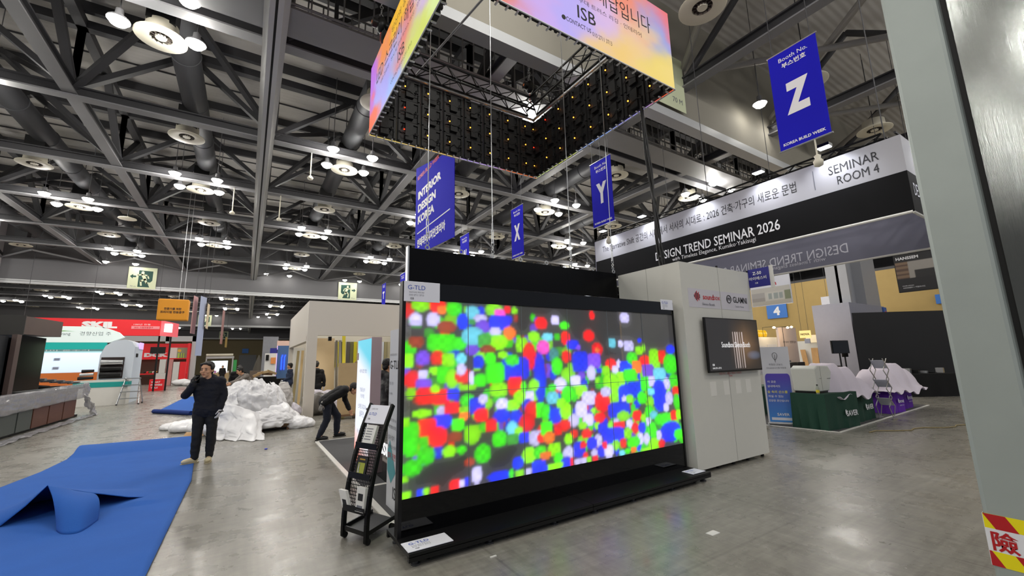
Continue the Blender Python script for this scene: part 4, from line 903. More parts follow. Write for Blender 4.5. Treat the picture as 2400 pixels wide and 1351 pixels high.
# grey booth pillar and steel column
t = thing('booth_pillar', 'broad grey booth pillar wrapped round the steel column', 'pillar', (24, 7.6, 0)); gp = mat('grey_booth_panel', '#9b9dac', .7, var=.04)
B(21.7, 25.8, 7.2, 8.6, 0, 3.75).obj('cladding', gp, t); B(25.5, 25.9, 7.15, 7.19, 3.2, 3.7).obj('notice_board', mat('blue_notice', '#3d67b8', .5), t); MB().cyl((25.72, 7.14, 3.4), (25.72, 7.15, 3.4), .11, n=16).obj('red_mark', red_m, t)
mb = MB(); cm = mat('column_paint', '#a3a5ab', .5)
mb.box(22.3, 25.6, 7.62, 7.72, 3.75, 11.7).box(22.3, 22.45, 7.3, 8.1, 3.75, 11.7).box(23.9, 25.6, 7.25, 7.4, 3.75, 11.7).box(23.9, 24.0, 7.4, 7.7, 3.75, 11.7)
struct(mb.obj('wall_right_column', cm), 'tall grey steel column rising out of the booth pillar')
# black box booth
t = thing('black_booth', 'large plain black box booth at the right end', 'booth', (21.8, 6.5, 0))
MB().prism([(20.0, 6.6, 0), (22.9, 4.55, 0), (25.6, 5.2, 0), (24.2, 7.1, 0)], (0, 0, 3.15)).obj('walls', mat('black_booth_panel', '#121214', .6), t)
for k in range(6):
    bx = 20.35+.24*k; n_ = ('flat black speaker', 'silver tray', 'folded black cover', 'silver dish', 'dark casing', 'pale tray')[k]
    o = MB().box(bx, bx+.2, 5.5-.165*k, 5.7-.165*k, .80, .84+.05*((k*7) % 4)).obj('equipment_tray', (black_metal, alu)[k % 2], None, bevel=.01)
    tag(o, n_+' lying on the black draped table, %s from the left' % ORD[k], 'equipment', 'gear on the black table')
t = thing('clamp_stand', 'small silver clamp stand leaning at the right end of the black table', 'stand', (22.9, 4.5, 0))
MB().bar((22.6, 4.62, .02), (22.75, 4.6, .75), .03).bar((22.75, 4.6, .45), (23.15, 4.45, .03), .03).obj('frame', alu, t)
# floor cable
cb = MB().tube([(10.9+.29*k, 3.62-.11*k+.10*math.sin(k*1.7), .012) for k in range(18)], .012, 6).obj('floor_cable', mat('tan_cable', '#8b7c55', .6), None, smooth=True)
tag(cb, 'thin tan cable snaking over the floor in front of the green tables', 'cable')
# signs on and before the ochre wall
def wsign(x, y0, y1, z0, z1, m, label, s_=None, sm=None, cat='sign', name='hanging_sign', sz=.6):
    t = thing(name, label, cat, (x, (y0+y1)/2, z0)); B(x, x+.05, y1, y0, z0, z1).obj('board', m, t)
    if s_: text(s_, (x, (y0+y1)/2, (z0+z1)/2), -Y, Z, sm, t, h=(z1-z0)*sz, bold=.05)
    return t
sky_b = mat('sign_blue', '#2f6fc0', .5)
wsign(30.9, 15.05, 13.75, 4.05, 5.05, sky_b, 'blue square wall sign with white numeral 4', '4', white_ink, name='wall_sign')
wsign(30.9, 6.45, 5.4, 4.05, 4.55, sky_b, 'blue wall sign with white 4A', '4A', white_ink, name='wall_sign')
t = wsign(27.0, 10.2, 8.0, 3.98, 4.70, white_card, 'white hanging sign with Korean lettering in front of the steel column')
text('원앙싸롱', (27.0, 8.75, 4.38), -Y, Z, dark_ink, t, w=1.2, h=.36); text('원앙싸롱', (27.0, 9.75, 4.22), -Y, Z, grey_ink, t, w=.45)
t = thing('hanging_poster', 'hanging booth poster showing a white house with big windows', 'poster', (16.0, 7.6, 3.38))
B(16.0, 16.05, 6.9, 8.28, 3.38, 4.42).obj('board', white_card, t)
text('in', (16.0, 7.42, 4.17), -Y, Z, red_ink, t, h=.15, bold=.03)
def house(u, v):
    if v > .72: c = (.55, .53, .48)
    elif v < .22: c = (.50, .47, .40)
    elif u < .35: c = (.42, .40, .38) if v > .45 else (.36, .33, .30)
    elif .42 < u < .80 and .3 < v < .66: c = (.34, .38, .36) if int(u*22) % 3 else (.62, .62, .58)
    elif u > .85: c = (.22, .25, .15)
    else: c = (.60, .58, .52)
    return (*c, 1)
def printed(name):
    m = bpy.data.materials.new(name); m.use_nodes = True; nt = m.node_tree; a = nt.nodes.new('ShaderNodeAttribute'); a.attribute_name = 'pic'
    nt.links.new(a.outputs['Color'], nt.nodes['Principled BSDF'].inputs['Base Color']); nt.nodes['Principled BSDF'].inputs['Roughness'].default_value = .5; return m
prt = printed('printed_picture')
picture('picture', (15.995, 8.26, 3.40), -Y, Z, 1.34, .64, 44, 24, house, prt, t)
t = thing('hanging_poster', 'black hanging poster of a dark kitchen, lettered in white at the top', 'poster', (17.0, 3.9, 3.4))
B(17.0, 17.05, 3.36, 4.32, 3.41, 4.58).obj('board', mat('black_poster', '#0e0d0d', .5), t)
def kit(u, v):
    if v > .80: return (.012, .012, .012, 1)
    if v > .35: c = (.20, .13, .08) if u < .33 else (.30, .28, .25)
    else: c = (.015, .015, .016)
    if u < .33 and v > .35 and int(v*16) % 2: c = (.10, .06, .04)
    if u > .45 and .35 < v < .55: c = (.02, .02, .02)
    return (*c, 1)
picture('picture', (16.995, 4.30, 3.43), -Y, Z, .92, 1.13, 36, 44, kit, prt, t)
text('HANSSEM', (16.994, 4.0, 4.46), -Y, Z, white_ink, t, w=.52, bold=.03); text('HOME DESIGN', (16.994, 4.08, 3.60), -Y, Z, white_ink, t, w=.26); text('HANSSEM × 카림라시드', (16.994, 3.95, 3.54), -Y, Z, white_ink, t, w=.5)

# back row of stands on the right
t = thing('display_cabinet', 'white display cabinet with yellow bags on top beside the white booth', 'cabinet', (17.0, 8.7, 0))
B(16.2, 17.85, 8.45, 9.2, 0, 2.28).obj('body', white_paint, t); B(16.3, 16.95, 8.44, 8.45, .9, 1.95).obj('door', mat('lit_pale', '#d5d6da', .4), t); B(17.05, 17.75, 8.44, 8.45, 1.0, 2.0).obj('door', mat('lit_pale', '#d5d6da', .4), t)
for k in range(7): B(16.35+.2*k, 16.5+.2*k, 8.42, 8.445, .95+.12*(k % 3), 1.2+.12*(k % 3)).obj('label_card', (paper, navy_sign, grey_ink)[k % 3], t)
yel = mat('yellow_foil', '#d8b400', .3)
for k in range(7):
    o = MB().ell((16.3+.2*k, 8.75, 2.42), .11, .12, .17, 10, 8).obj('yellow_bag', yel, None, smooth=True)
    tag(o, 'shiny yellow bag on the white cabinet, %s from the left' % ORD[k], 'bag', 'yellow bags')
t = thing('poster_wall', 'pinkish white poster wall with Korean lettering and icons behind the standing banner', 'partition', (21.2, 9.5, 0))
B(20.3, 21.95, 9.5, 9.6, 0, 2.82).obj('panel', mat('warm_white_panel', '#d9c6bc', .6), t)
text('공기가 살아야', (20.85, 9.5, 2.15), X, Z, dark_ink, t, w=.5); text('경쟁력 UP', (21.5, 9.5, 2.15), X, Z, dark_ink, t, w=.55)
for k in range(14): B(20.5+.42*(k % 4), 20.66+.42*(k % 4), 9.49, 9.5, .35+.28*(k//4), .48+.28*(k//4)).obj('printed_icon', grey_ink, t)
warm_l = mat('warm_bulb_light', '#fff0d0', .4, emit=18, ecol='#ffdca0')
for k, (x, y, z) in enumerate(((16.9, 8.05, 2.62), (18.3, 8.2, 2.66), (20.2, 8.9, 2.78))):
    s = thing('arm_lamp', 'small warm arm lamp over the back stands, %s from the left' % ORD[k], 'lamp', (x, y, z), 'warm arm lamps')
    MB().ell((x, y, z), .05, .05, .04, 10, 6).obj('bulb', warm_l, s); MB().tube([(x, y, z+.04), (x, y+(.42, .2, .62)[k], z+.03), (x, y+(.42, .2, .62)[k], (2.28, .95, 2.7)[k])], .01, 6).obj('arm', black_metal, s)
    l = bpy.data.lights.new('warm_light', 'POINT'); l.energy = 22; l.color = (1, .75, .45); l.shadow_soft_size = .06; lo = bpy.data.objects.new('warm_light', l); COL.objects.link(lo); lo.location = (x, y-.12, z-.05)
t = thing('partition_wall', 'white partition wall with lit header where boards lean', 'partition', (26.8, 10.6, 0))
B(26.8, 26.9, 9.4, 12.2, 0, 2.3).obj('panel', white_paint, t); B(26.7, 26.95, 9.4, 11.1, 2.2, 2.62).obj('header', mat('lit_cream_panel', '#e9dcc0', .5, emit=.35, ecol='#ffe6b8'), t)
text('나무', (26.7, 10.0, 2.38), -Y, Z, red_ink, t, h=.16, bold=.04); B(25.9, 26.35, 9.5, 10.6, 0, 1.0).obj('low_counter', white_paint, t)
wood_p = mat('light_wood_board', '#b98d55', .5, var=.12, vscale=6)
for k, (ya, yb, z0, z1, ln) in enumerate(((11.45, 11.2, .7, 1.82, .25), (10.9, 10.58, .9, 1.90, .05), (10.5, 10.38, .9, 1.78, .06), (9.95, 9.48, 1.0, 2.19, .04))):
    o = MB().prism([(26.66, ya, z1), (26.66, yb, z1), (26.46, yb-ln, 0), (26.46, ya-ln, 0)], (.03, 0, 0)).obj('wood_board', wood_p, None)
    tag(o, 'tan wooden board leaning on the white partition, %s from the left' % ORD[k], 'board', 'leaning boards')
for k in range(5):
    o = MB().ell((26.6, 10.3-.2*k, 2.66), .04, .04, .03, 8, 5).obj('bulb', warm_l, None); tag(o, 'tiny warm bulb on the partition header, %s from the left' % ORD[k], 'lamp', 'partition bulbs')
t = wsign(25.9, 11.05, 10.5, 2.45, 2.85, mat('lit_yellow_sign', '#f0dc90', .5, emit=.5, ecol='#ffe08a'), 'glowing yellow hanging sign lettered NOVA', 'NOVA', mat('brown_ink', '#6a5a30', .6), sz=.3)
B(25.92, 26.0, 10.6, 10.85, 2.15, 2.4).obj('lower_plate', gp, t)
t = thing('booth_wall', 'pale lit booth wall with grey and pink letters beside the booth pillar', 'booth wall', (25.2, 8.7, 0))
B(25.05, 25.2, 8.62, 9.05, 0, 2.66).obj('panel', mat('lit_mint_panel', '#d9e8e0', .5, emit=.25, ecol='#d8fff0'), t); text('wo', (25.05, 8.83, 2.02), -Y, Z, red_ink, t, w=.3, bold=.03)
t = thing('seat_heap', 'heap of black and red folding seats beside the booth pillar', 'seats', (19.4, 7.3, 0))
MB().obox((19.4, 7.3, .9), (1, .2, .6), (0, 1, 0), (-.6, 0, 1), .35, .25, .05).obox((19.55, 7.35, .6), (1, 0, -.4), Y, (.4, 0, 1), .4, .25, .06).obj('seat', black_matte, t)
MB().obox((19.6, 7.1, .75), (1, 0, .2), Y, (-.2, 0, 1), .3, .2, .03).obj('seat_red', red_m, t); MB().cyl((19.3, 7.2, 0), (19.4, 7.2, .9), .02).cyl((19.7, 7.4, 0), (19.6, 7.4, .9), .02).obj('leg', alu, t)
t = thing('tablet_stand', 'black monitor on a short stand near the mint booth wall', 'monitor', (19.6, 6.9, 0))
B(19.45, 19.95, 6.9, 6.94, 1.45, 1.85).obj('monitor', black_metal, t); MB().cyl((19.7, 6.93, 0), (19.7, 6.93, 1.5), .025).cyl((19.7, 6.93, 0), (19.7, 6.93, .02), .2, n=16).obj('pole', black_metal, t)
for k in range(2):
    o = MB().box(18.0+.75*k, 18.6+.75*k, 8.2, 8.6, .95, 1.28).obj('dark_crate', mat('dark_brown_box', '#2b2623', .6), None, bevel=.01); tag(o, 'dark display box on the back counter, %s' % ('left', 'right')[k], 'box', 'dark display boxes')
t = thing('back_counter', 'pale counter with shelves behind the machine', 'counter', (18.7, 8.4, 0))
B(17.9, 20.0, 8.15, 8.7, .88, .95).obj('counter_top', white_paint, t); B(17.9, 18.0, 8.15, 8.7, 0, .88).obj('side', white_paint, t); B(19.9, 20.0, 8.15, 8.7, 0, .88).obj('side', white_paint, t); B(18.0, 19.9, 8.2, 8.65, .4, .44).obj('shelf', wood_p, t)

for o_, y0_, y1_, z_ in (('hanging_poster', 7.1, 8.1, 4.42), ('hanging_poster.001', 3.5, 4.2, 4.58), ('hanging_sign', 8.3, 9.9, 4.70), ('hanging_sign.001', 10.6, 10.95, 2.85)):
    h_ = bpy.data.objects[o_]; mb = MB()
    for y in (y0_, y1_): mb.cyl((h_.location.x+.02, y, z_), (h_.location.x+.02, y, ZR), .008, n=5)
    mb.obj('hanging_wire', steel, h_)
# ------------------------------------------------------------------ brochure rack beside the LED screen
RD, RW = Vector((.77, .63, 0)).normalized(), Vector((.14, -.31, 0)).normalized()
RO = Vector((.90, 4.53, 0)); RWID = .34
def rp(a, b, z): return RO+RW*a+RD*b+Z*z
prof = [(.0, .03), (.004, .23), (.045, .47), (.125, .72), (.24, 1.0), (.37, 1.21)]
def rb(z):
    for (b0, z0), (b1, z1) in zip(prof, prof[1:]):
        if z <= z1: return b0+(b1-b0)*(z-z0)/(z1-z0)
    return prof[-1][0]
t = thing('brochure_rack', 'black curved brochure rack on castors left of the LED screen', 'brochure rack', RO)
for s in (0, RWID):
    mb = MB(); pts = [rp(s, rb(z), z) for z in np.linspace(.03, 1.21, 16)]
    for p, q in zip(pts, pts[1:]): mb.bar(p, q, .024, .05, up=RD)
    mb.obj('side_rail', black_metal, t)
    MB().cyl(rp(s-.015, .02, .03), rp(s+.015, .02, .03), .028, n=14).obj('castor', black_matte, t)
    MB().cyl(rp(s-.015, .40, .03), rp(s+.015, .40, .03), .028, n=14).obj('castor', black_matte, t)
mb = MB().obox(rp(RWID/2, .22, .085), RW, RD, Z, RWID/2, .22, .006)
for s in (0, RWID): mb.bar(rp(s, 0, .10), rp(s, .44, .10), .015, .04)
mb.bar(rp(0, .0, .10), rp(RWID, .0, .10), .015, .04).obj('base_tray', black_metal, t)
mesh_m = mat('black_mesh_metal', '#0e0e0f', .5, metal=.3)
def pocket(z0, z1, dep):
    mb = MB(); n = 13; m_ = 9
    for k in range(n+1): a = .012+(RWID-.024)*k/n; mb.bar(rp(a, rb(z0)+.012, z0), rp(a, rb(z1)+.012, z1), .005)
    for k in range(m_+1): z = z0+(z1-z0)*k/m_; mb.bar(rp(.01, rb(z)+.012, z), rp(RWID-.01, rb(z)+.012, z), .006)
    mb.obox(rp(RWID/2, rb(z0)-dep/2+.01, z0), RW, RD, Z, RWID/2-.01, dep/2, .004)
    mb.obox(rp(RWID/2, rb(z0)-dep+.01, z0+.025), RW, RD, Z, RWID/2-.01, .003, .028)
    mb.obj('mesh_pocket', mesh_m, t)
for z0, z1 in ((.27, .54), (.55, .78), (.81, 1.02)): pocket(z0, z1, .05)
sl = (rp(0, rb(1.20), 1.20)-rp(0, rb(1.03), 1.03)).normalized(); sc = (rp(RWID/2, rb(1.03), 1.03)+rp(RWID/2, rb(1.20), 1.20))/2-RD*.012; sn = RW.cross(sl)
MB().obox(sc, RW, sl, sn, RWID/2-.014, .10, .006).obj('sign_plate', white_card, t)
text('G-TLD', sc-RW*.07+sl*.0, RW, sl, blue_ink, t, w=.12, lift=.008); text('소상공인 지원', sc-RW*.07+sl*.055, RW, sl, grey_ink, t, w=.10, lift=.008); text('ISB', sc-RW*.10-sl*.055, RW, sl, dark_ink, t, w=.03, lift=.008)
def brochure(a, z, W, H, lab, m, dep=.02, tilt=.12, lines=True, kx=0, pic=None):
    up = (Z*math.cos(tilt)+RD*math.sin(tilt)+RW*kx).normalized(); n = RW.cross(up); o = rp(a, rb(z)-.028, z)+up*H/2
    t2 = thing('brochure', lab, 'brochure', o-up*H/2, 'brochures in the rack')
    MB().obox(o, RW, up, n, W/2, H/2, dep/2).obj('sheets', m, t2)
    if lines:
        mb = MB()
        for k in range(5): mb.obox(o+n*(dep/2+.001)+up*(H*(.3-.13*k))-RW*W*.08, RW, up, n, W*(.32-.05*(k % 2)), .004, .0005)
        mb.obj('printed_lines', grey_ink, t2)
    if pic:
        for c, dx, dz, w_, h_ in pic: MB().obox(o+n*(dep/2+.001)+RW*dx+up*dz, RW, up, n, w_, h_, .0006).obj('printed_picture', c, t2)
paper_w = mat('white_paper', '#d9d8d4', .6)
brochure(.17, .835, .155, .20, 'white leaflets in the top pocket of the rack', paper_w, .03, .45)
brochure(.17, .575, .15, .17, 'black brochure with yellow picture in the middle pocket of the rack', black_matte, .02, .3, False, 0, ((mat('olive_yellow', '#9aa23a', .6), .0, -.02, .05, .05), (white_card, -.03, -.02, .012, .04), (mat('amber_ink', '#b08a2a', .6), 0, .06, .04, .006)))
brochure(.26, .285, .12, .21, 'white leaflets with black patches in the bottom pocket of the rack', paper_w, .035, .12, False, 0, ((dark_ink, 0, .02, .035, .03), (grey_ink, 0, -.07, .04, .02)))
brochure(.06, .285, .11, .17, 'white leaflets sagging sideways in the bottom pocket of the rack', paper_w, .03, .0, False, -.45, ((dark_ink, 0, -.03, .03, .03),))

# ------------------------------------------------------------------ stand floor and the panels behind the rack
t = thing('booth_carpet', 'dark grey booth carpet with white edging behind the LED screen', 'carpet', (3.5, 7.5, 0))
B(1.42, 7.2, 4.52, 10.2, 0, .01).obj('pile', mat('grey_carpet', '#4b4b4d', .95), t)
MB().box(1.36, 1.43, 4.52, 10.2, 0, .014).box(1.36, 7.2, 10.15, 10.2, 0, .014).box(1.43, 2.2, 6.05, 6.12, 0, .014).obj('white_edging', white_paint, t)
t = thing('info_board', 'white information panel lettered G-TLD beside the left end of the LED screen', 'panel', (1.52, 4.9, 0))
B(1.50, 1.54, 4.55, 5.22, .01, 2.04).obj('board', mat('pale_grey_panel', '#c9cbd0', .5), t)
for s_, z, w_, m_ in (('G-TLD', 1.62, .40, dark_ink), ('현실 기준', 1.40, .15, grey_ink), ('세상에 없던 3D 영상', 1.74, .26, grey_ink), ('가상 매체', 1.28, .12, grey_ink), ('기능', 1.16, .07, grey_ink), ('스마트폰 연동 기능', .98, .30, grey_ink), ('투명 영상 스크린', .90, .30, dark_ink), ('실내 설치', .78, .24, grey_ink), ('세상에 없는 장비', .68, .30, grey_ink), ('설치 간편', .58, .3, red_ink)):
    text(s_, (1.50, 5.19 if s_ != 'G-TLD' else 5.19, z), -Y, Z, m_, t, w=w_, align='L')
MB().poly([(1.498, 5.20, .62), (1.498, 5.20, .40), (1.498, 5.05, .28), (1.498, 4.88, .42), (1.498, 5.12, .75)]).obj('teal_shape', mat('teal_print', '#4f9aa2', .6), t)
text('ISB', (1.50, 4.86, .20), -Y, Z, dark_ink, t, h=.13)
t = thing('light_box', 'tall glowing light box fading from cyan to white to coral', 'light box', (1.72, 7.2, 0))
def lb(u, v):
    c = np.array([.86, .90, .97]); k = max(0, min(1, (v-.74+.18*(u-.5))/.16)); c = c*(1-k)+np.array([.10, .62, .80])*k
    k = max(0, min(1, (.30-.15*u-v)/.20)); c = c*(1-k)+np.array([1.0, .30, .20])*k
    return (*c, 1)
picture('lit_face', (1.64, 7.66, .06), -Y, Z, .93, 1.97, 24, 48, lb, attr_emit('light_box_light', 1.0, rough=.5), t)
B(1.642, 1.80, 6.72, 7.67, .01, 2.05).obj('housing', mat('pinkish_panel', '#c9b2b8', .5), t)
lbt = mat('soft_violet_ink', '#7f86c0', .6)
for s_, z, w_ in (('세상에 없던 영상', 1.52, .5), ('현실을 넘어', 1.22, .34), ('가상 체험', 1.12, .26), ('스마트 미디어', .95, .52), ('솔루션', .84, .28), ('지금 바로 체험하세요', .55, .55)): text(s_, (1.639, 7.2, z), -Y, Z, lbt, t, w=w_)
B(1.639, 1.64, 7.58, 7.66, 1.70, 1.82).obj('logo_patch', mat('dusty_red', '#8a6a78', .6), t)
t = thing('reception_counter', 'black glossy counter with glowing ISB letters behind the rack', 'counter', (2.0, 5.95, 0))
B(1.75, 2.3, 5.45, 6.60, .01, .93).obj('body', black_gloss, t); B(1.62, 2.4, 5.4, 6.85, .93, .96).obj('counter_top', mat('dark_counter_top', '#2b2c30', .25), t)
text('ISB', (1.75, 6.15, .44), -Y, Z, glow, t, w=.42, h=.17, bold=.04, lift=.008)
t = thing('small_dish', 'small pale round dish on the black counter', 'dish', (1.95, 6.5, .96)); MB().lathe([(0, 0), (.07, 0), (.12, .03), (.11, .035), (.06, .01), (0, .01)], (1.95, 6.5, .96), 18).obj('bowl', white_card, t, smooth=True)

# ------------------------------------------------------------------ cream sample booth at centre left
t = thing('sample_booth', 'large cream open-fronted booth with coloured sample strips inside', 'booth', (3.6, 18, 0))
B(1.60, 5.6, 14.88, 15.05, 2.57, 3.70).obj('front_header', cream_panel, t); B(1.60, 1.77, 15.05, 21.7, 2.40, 3.70).obj('side_header', cream_panel, t)
B(1.60, 1.90, 14.88, 15.10, 0, 2.57).obj('post', cream_panel, t); B(5.3, 5.6, 14.88, 15.1, 0, 2.57).obj('post', cream_panel, t)
B(1.60, 5.6, 21.6, 21.75, 0, 3.7).obj('back_wall', cream_panel, t); B(5.5, 5.6, 15.1, 21.6, 0, 3.7).obj('side_wall', cream_panel, t)
B(2.2, 5.5, 19.0, 19.1, .0, 3.7).obj('inner_wall', mat('inner_panel', '#d9d5c8', .6), t); B(1.77, 2.2, 21.4, 21.6, 0, 2.4).obj('side_panel', white_paint, t)
B(2.3, 2.4, 15.3, 15.42, 2.42, 2.56).obj('track_spot', black_metal, t)
spot('track_light', (2.35, 15.6, 2.45), (.95, 0, -.12), 60, 1.3, .8, .05, (1, .9, .75))
strips = ('#8f8a80', '#d3c51f', '#1d2419', '#b9b7a6', '#5b564c', '#6d6a40', '#d2c820', '#e0cdb4', '#c9b9a8', '#93a2bd', '#a9a491', '#a09a76', '#cfd2d6', '#b8ab86', '#dde3ec', '#aaa27c', '#c2bb9a')
for k, c in enumerate(strips):
    x = 3.0+.145*k
    o = B(x, x+.13, 18.93, 18.97, 1.50, 2.56).obj('sample_strip', mat('sample_'+c[1:], c, .5), None); tag(o, 'hanging colour sample strip in the cream booth, %s' % ('number %d from the left, %s' % (k+1, ('grey', 'yellow', 'black', 'stone', 'brown-grey', 'olive', 'bright yellow', 'peach', 'beige', 'blue-grey', 'grey-green', 'moss', 'silver', 'sand', 'near white', 'khaki', 'pale straw')[k])), 'sample strip', 'sample strips')
tan = mat('tan_board', '#b39a72', .6, var=.06); brown_b = mat('brown_card', '#a5865e', .7, var=.05)
def leaner(x0, x1, y, z1, m, lab, lean=.35, th=.03, grp='leaning sample boards', z0=0):
    o = MB().prism([(x0, y, z0), (x1, y, z0), (x1, y+lean, z1), (x0, y+lean, z1)], (0, th, 0)).obj('leaning_board', m, None); tag(o, lab, 'board', grp)
leaner(2.25, 2.95, 17.6, 2.66, mat('pale_wood_board', '#b9a27c', .5), 'big pale wood board leaning behind the man in the black jacket', .5)
leaner(2.90, 2.98, 17.0, 2.55, mat('brown_grey_board', '#5d564a', .6), 'narrow brown-grey board leaning left of the yellow board', .55)
leaner(3.02, 3.12, 17.0, 2.55, mat('grey_strip_board', '#77736a', .6), 'narrow grey board leaning against the yellow board', .55)
leaner(3.14, 3.26, 17.0, 2.75, mat('yellow_strip_board', '#c3b51c', .5), 'narrow bright yellow board leaning inside the cream booth', .55)
for k in range(3):
    o = MB().prism([(1.72+.16*k, 20.2-.5*k, 0), (1.82+.16*k, 20.2-.5*k, 0), (1.98+.13*k, 20.9-.4*k, 2.25), (1.88+.13*k, 20.9-.4*k, 2.25)], (0, .04, 0)).obj('wood_batten', mat(('olive_batten', 'tan_batten', 'pale_batten')[k], ('#8c7c50', '#b59b6c', '#cdbb93')[k], .6), None)
    tag(o, '%s wooden batten leaning at the left side of the cream booth' % ('olive', 'tan', 'pale')[k], 'batten', 'leaning battens')
for k, (x0, x1, y, z1, n) in enumerate(((2.42, 3.0, 13.75, 1.66, 'left front'), (2.95, 3.5, 13.95, 1.70, 'middle'), (3.35, 4.3, 13.9, 1.60, 'right'))):
    leaner(x0, x1, y, z1, (tan, brown_b, tan)[k], 'tan card panel standing in front of the cream booth, %s one' % n, .1, .12, 'tan card panels', .12)
t = thing('pallet', 'low brown pallet under the tan card panels', 'pallet', (3.2, 14, 0)); wood_d = mat('brown_wood', '#6a4d35', .7, var=.15)
for k in range(4): B(2.4+.6*k, 2.5+.6*k, 13.6, 14.5, 0, .08).obj('skid', wood_d, t)
for k in range(5): B(2.35, 4.4, 13.6+.2*k, 13.73+.2*k, .08, .115).obj('slat', wood_d, t)
bag = MB().ell((2.15, 15.4, .35), .38, .35, .36, 18, 12)
for v in bag.v: v += Vector((1, 1, 1))*.08*fbm(v*4)
o = bag.obj('grey_sack', mat('grey_plastic_bag', '#6d6a66', .35, bump=.6, bscale=12), None, smooth=True); tag(o, 'grey crumpled plastic sack on the floor beside the cream booth post', 'bag')

# ------------------------------------------------------------------ dark wooden booth at far left
t = thing('kitchen_booth', 'dark wood display booth with canopy at the left edge', 'booth', (-5.5, 17, 0))
walnut = mat('dark_walnut', '#4a3a35', .5, var=.15, vscale=3); olive_d = mat('dark_olive_panel', '#2c2a26', .5); redwood = mat('brown_wood_fronts', '#5a3525', .5, var=.2, vscale=5); grn = mat('grey_green_panel', '#474d49', .5)
MB().prism([(-8, 15.6, 2.57), (-4.86, 15.6, 2.57), (-4.86, 18.15, 2.64), (-8, 18.15, 2.64)], (0, 0, .46)).obj('canopy', walnut, t)
B(-8, -4.85, 15.57, 15.6, 2.55, 3.05).obj('canopy_face', olive_d, t)
B(-4.95, -4.86, 15.3, 15.55, .6, 2.55).obj('post', walnut, t); B(-5.9, -4.89, 15.6, 17.2, 1.14, 2.55).obj('black_cabinet', mat('smoked_glass', '#08080a', .12, spec=.6), t)
B(-8, -5.0, 14.6, 15.3, .9, 2.5).obj('dark_screen', mat('dark_photo_panel', '#23272a', .3, var=.6, vscale=2), t)
B(-7, -4.88, 13.0, 21.4, .98, 1.05).obj('worktop', mat('dark_worktop', '#2a2522', .35), t)
for k, (a, b_, m_) in enumerate(((13.0, 16.2, grn), (16.2, 17.1, grn), (17.1, 18.2, redwood), (18.2, 19.35, redwood), (19.35, 20.5, redwood))): B(-6.6, -4.90+.01*k, a+.02, b_-.02, .08, .98).obj('cabinet_front', m_, t)
B(-6.6, -5.4, 20.5, 21.3, .1, .98).obj('open_shelf', black_matte, t); B(-6.6, -4.98, 13, 21.3, 0, .08).obj('kick_board', black_matte, t)
for k in range(5): MB().prism([(-6.4, 16.6, 1.05+.15*k), (-6.4, 21.0, 1.05+.02*k), (-5.2-.25*k, 21.0, 1.05+.02*k), (-5.2-.25*k, 16.6, 1.05+.15*k)], (0, 0, .03)).obj('sloping_shelf', black_metal, t)
rr = random.Random(3)
for k in range(14):
    x, y = -5.0-.1*(k % 3), 17.5+.25*k; o = MB().box(x-.12, x+.12, y, y+.18, 1.36-.06*(y-17.5), 1.42-.06*(y-17.5)).obj('sample_tray', (alu, black_metal, grey_ink)[k % 3], None)
    tag(o, '%s sample tray on the dark wooden booth counter, number %d from the near end' % (('silver', 'black', 'grey')[k % 3], k+1), 'tray', 'sample trays')
film = mat('clear_silver_film', '#b5b4ba', .10, bump=.6, bscale=9, spec=.9, alpha=.5)
def wrapband(u, v):
    y = 13.2+8.2*u; z = .62+.50*v+.10*(u-.5); p = Vector((-4.86, y, z)); p.x += .04+.025*fbm((y*1.2, z*14, 1))+.04*math.sin(v*PI); p.z += .02*fbm((y*1.0, z*5, 8)); return p
o = MB().grid(wrapband, 120, 14).obj('plastic_film', film, None, smooth=True, solid=.004); tag(o, 'long band of shiny clear plastic film wrapped along the dark counter', 'plastic film')
def filmtail(u, v):
    y = 20.8+.9*u+.3*v; z = 1.15*(1-v)+.01; p = Vector((-4.75+.3*v*v-.25*u, y-v*1.6*(u < .5)*0, z)); p += Vector((.14, .16, .04))*fbm((u*2.2, v*2.4, 2))+Vector((.03, .03, .02))*fbm((u*9, v*8, 5)); p.z = max(.005, p.z); return p
o = MB().grid(filmtail, 30, 40).obj('plastic_film', film, None, smooth=True, solid=.004); tag(o, 'crumpled clear plastic film hanging off the end of the dark counter to the floor', 'plastic film')
def filmfloor(u, v):
    y = 12.4+9*u; p = Vector((-4.6+.28*(v-.5)-.03*u, y, .012)); p.z += max(0, .05*fbm((y*2, v*4, 1))+.02); p.x += .08*fbm((y*1.2, 3, 3)); return p
o = MB().grid(filmfloor, 110, 8).obj('plastic_film', film, None, smooth=True, solid=.003); tag(o, 'strip of clear plastic film lying on the floor along the dark booth', 'plastic film')

# ------------------------------------------------------------------ boiler stand (teal and white) and red tool stands
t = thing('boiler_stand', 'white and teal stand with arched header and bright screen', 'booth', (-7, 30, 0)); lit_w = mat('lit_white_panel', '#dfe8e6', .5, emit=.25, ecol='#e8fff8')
arch = [(-9.6, 2.98), (-6.0, 2.98), (-5.47, 3.25), (-5.7, 3.5), (-6.1, 3.68), (-6.62, 3.77), (-9.6, 3.77)]
MB().prism([(x, 29.0, z) for x, z in arch], (0, .3, 0)).obj('arched_header', lit_w, t)
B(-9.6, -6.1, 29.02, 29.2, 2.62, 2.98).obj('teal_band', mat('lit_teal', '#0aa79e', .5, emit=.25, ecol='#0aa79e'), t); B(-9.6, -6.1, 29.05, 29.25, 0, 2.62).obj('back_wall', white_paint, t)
B(-9.5, -6.2, 29.0, 29.05, 2.54, 2.64).obj('caption_strip', mat('grey_teal_strip', '#6d9a9a', .5), t)
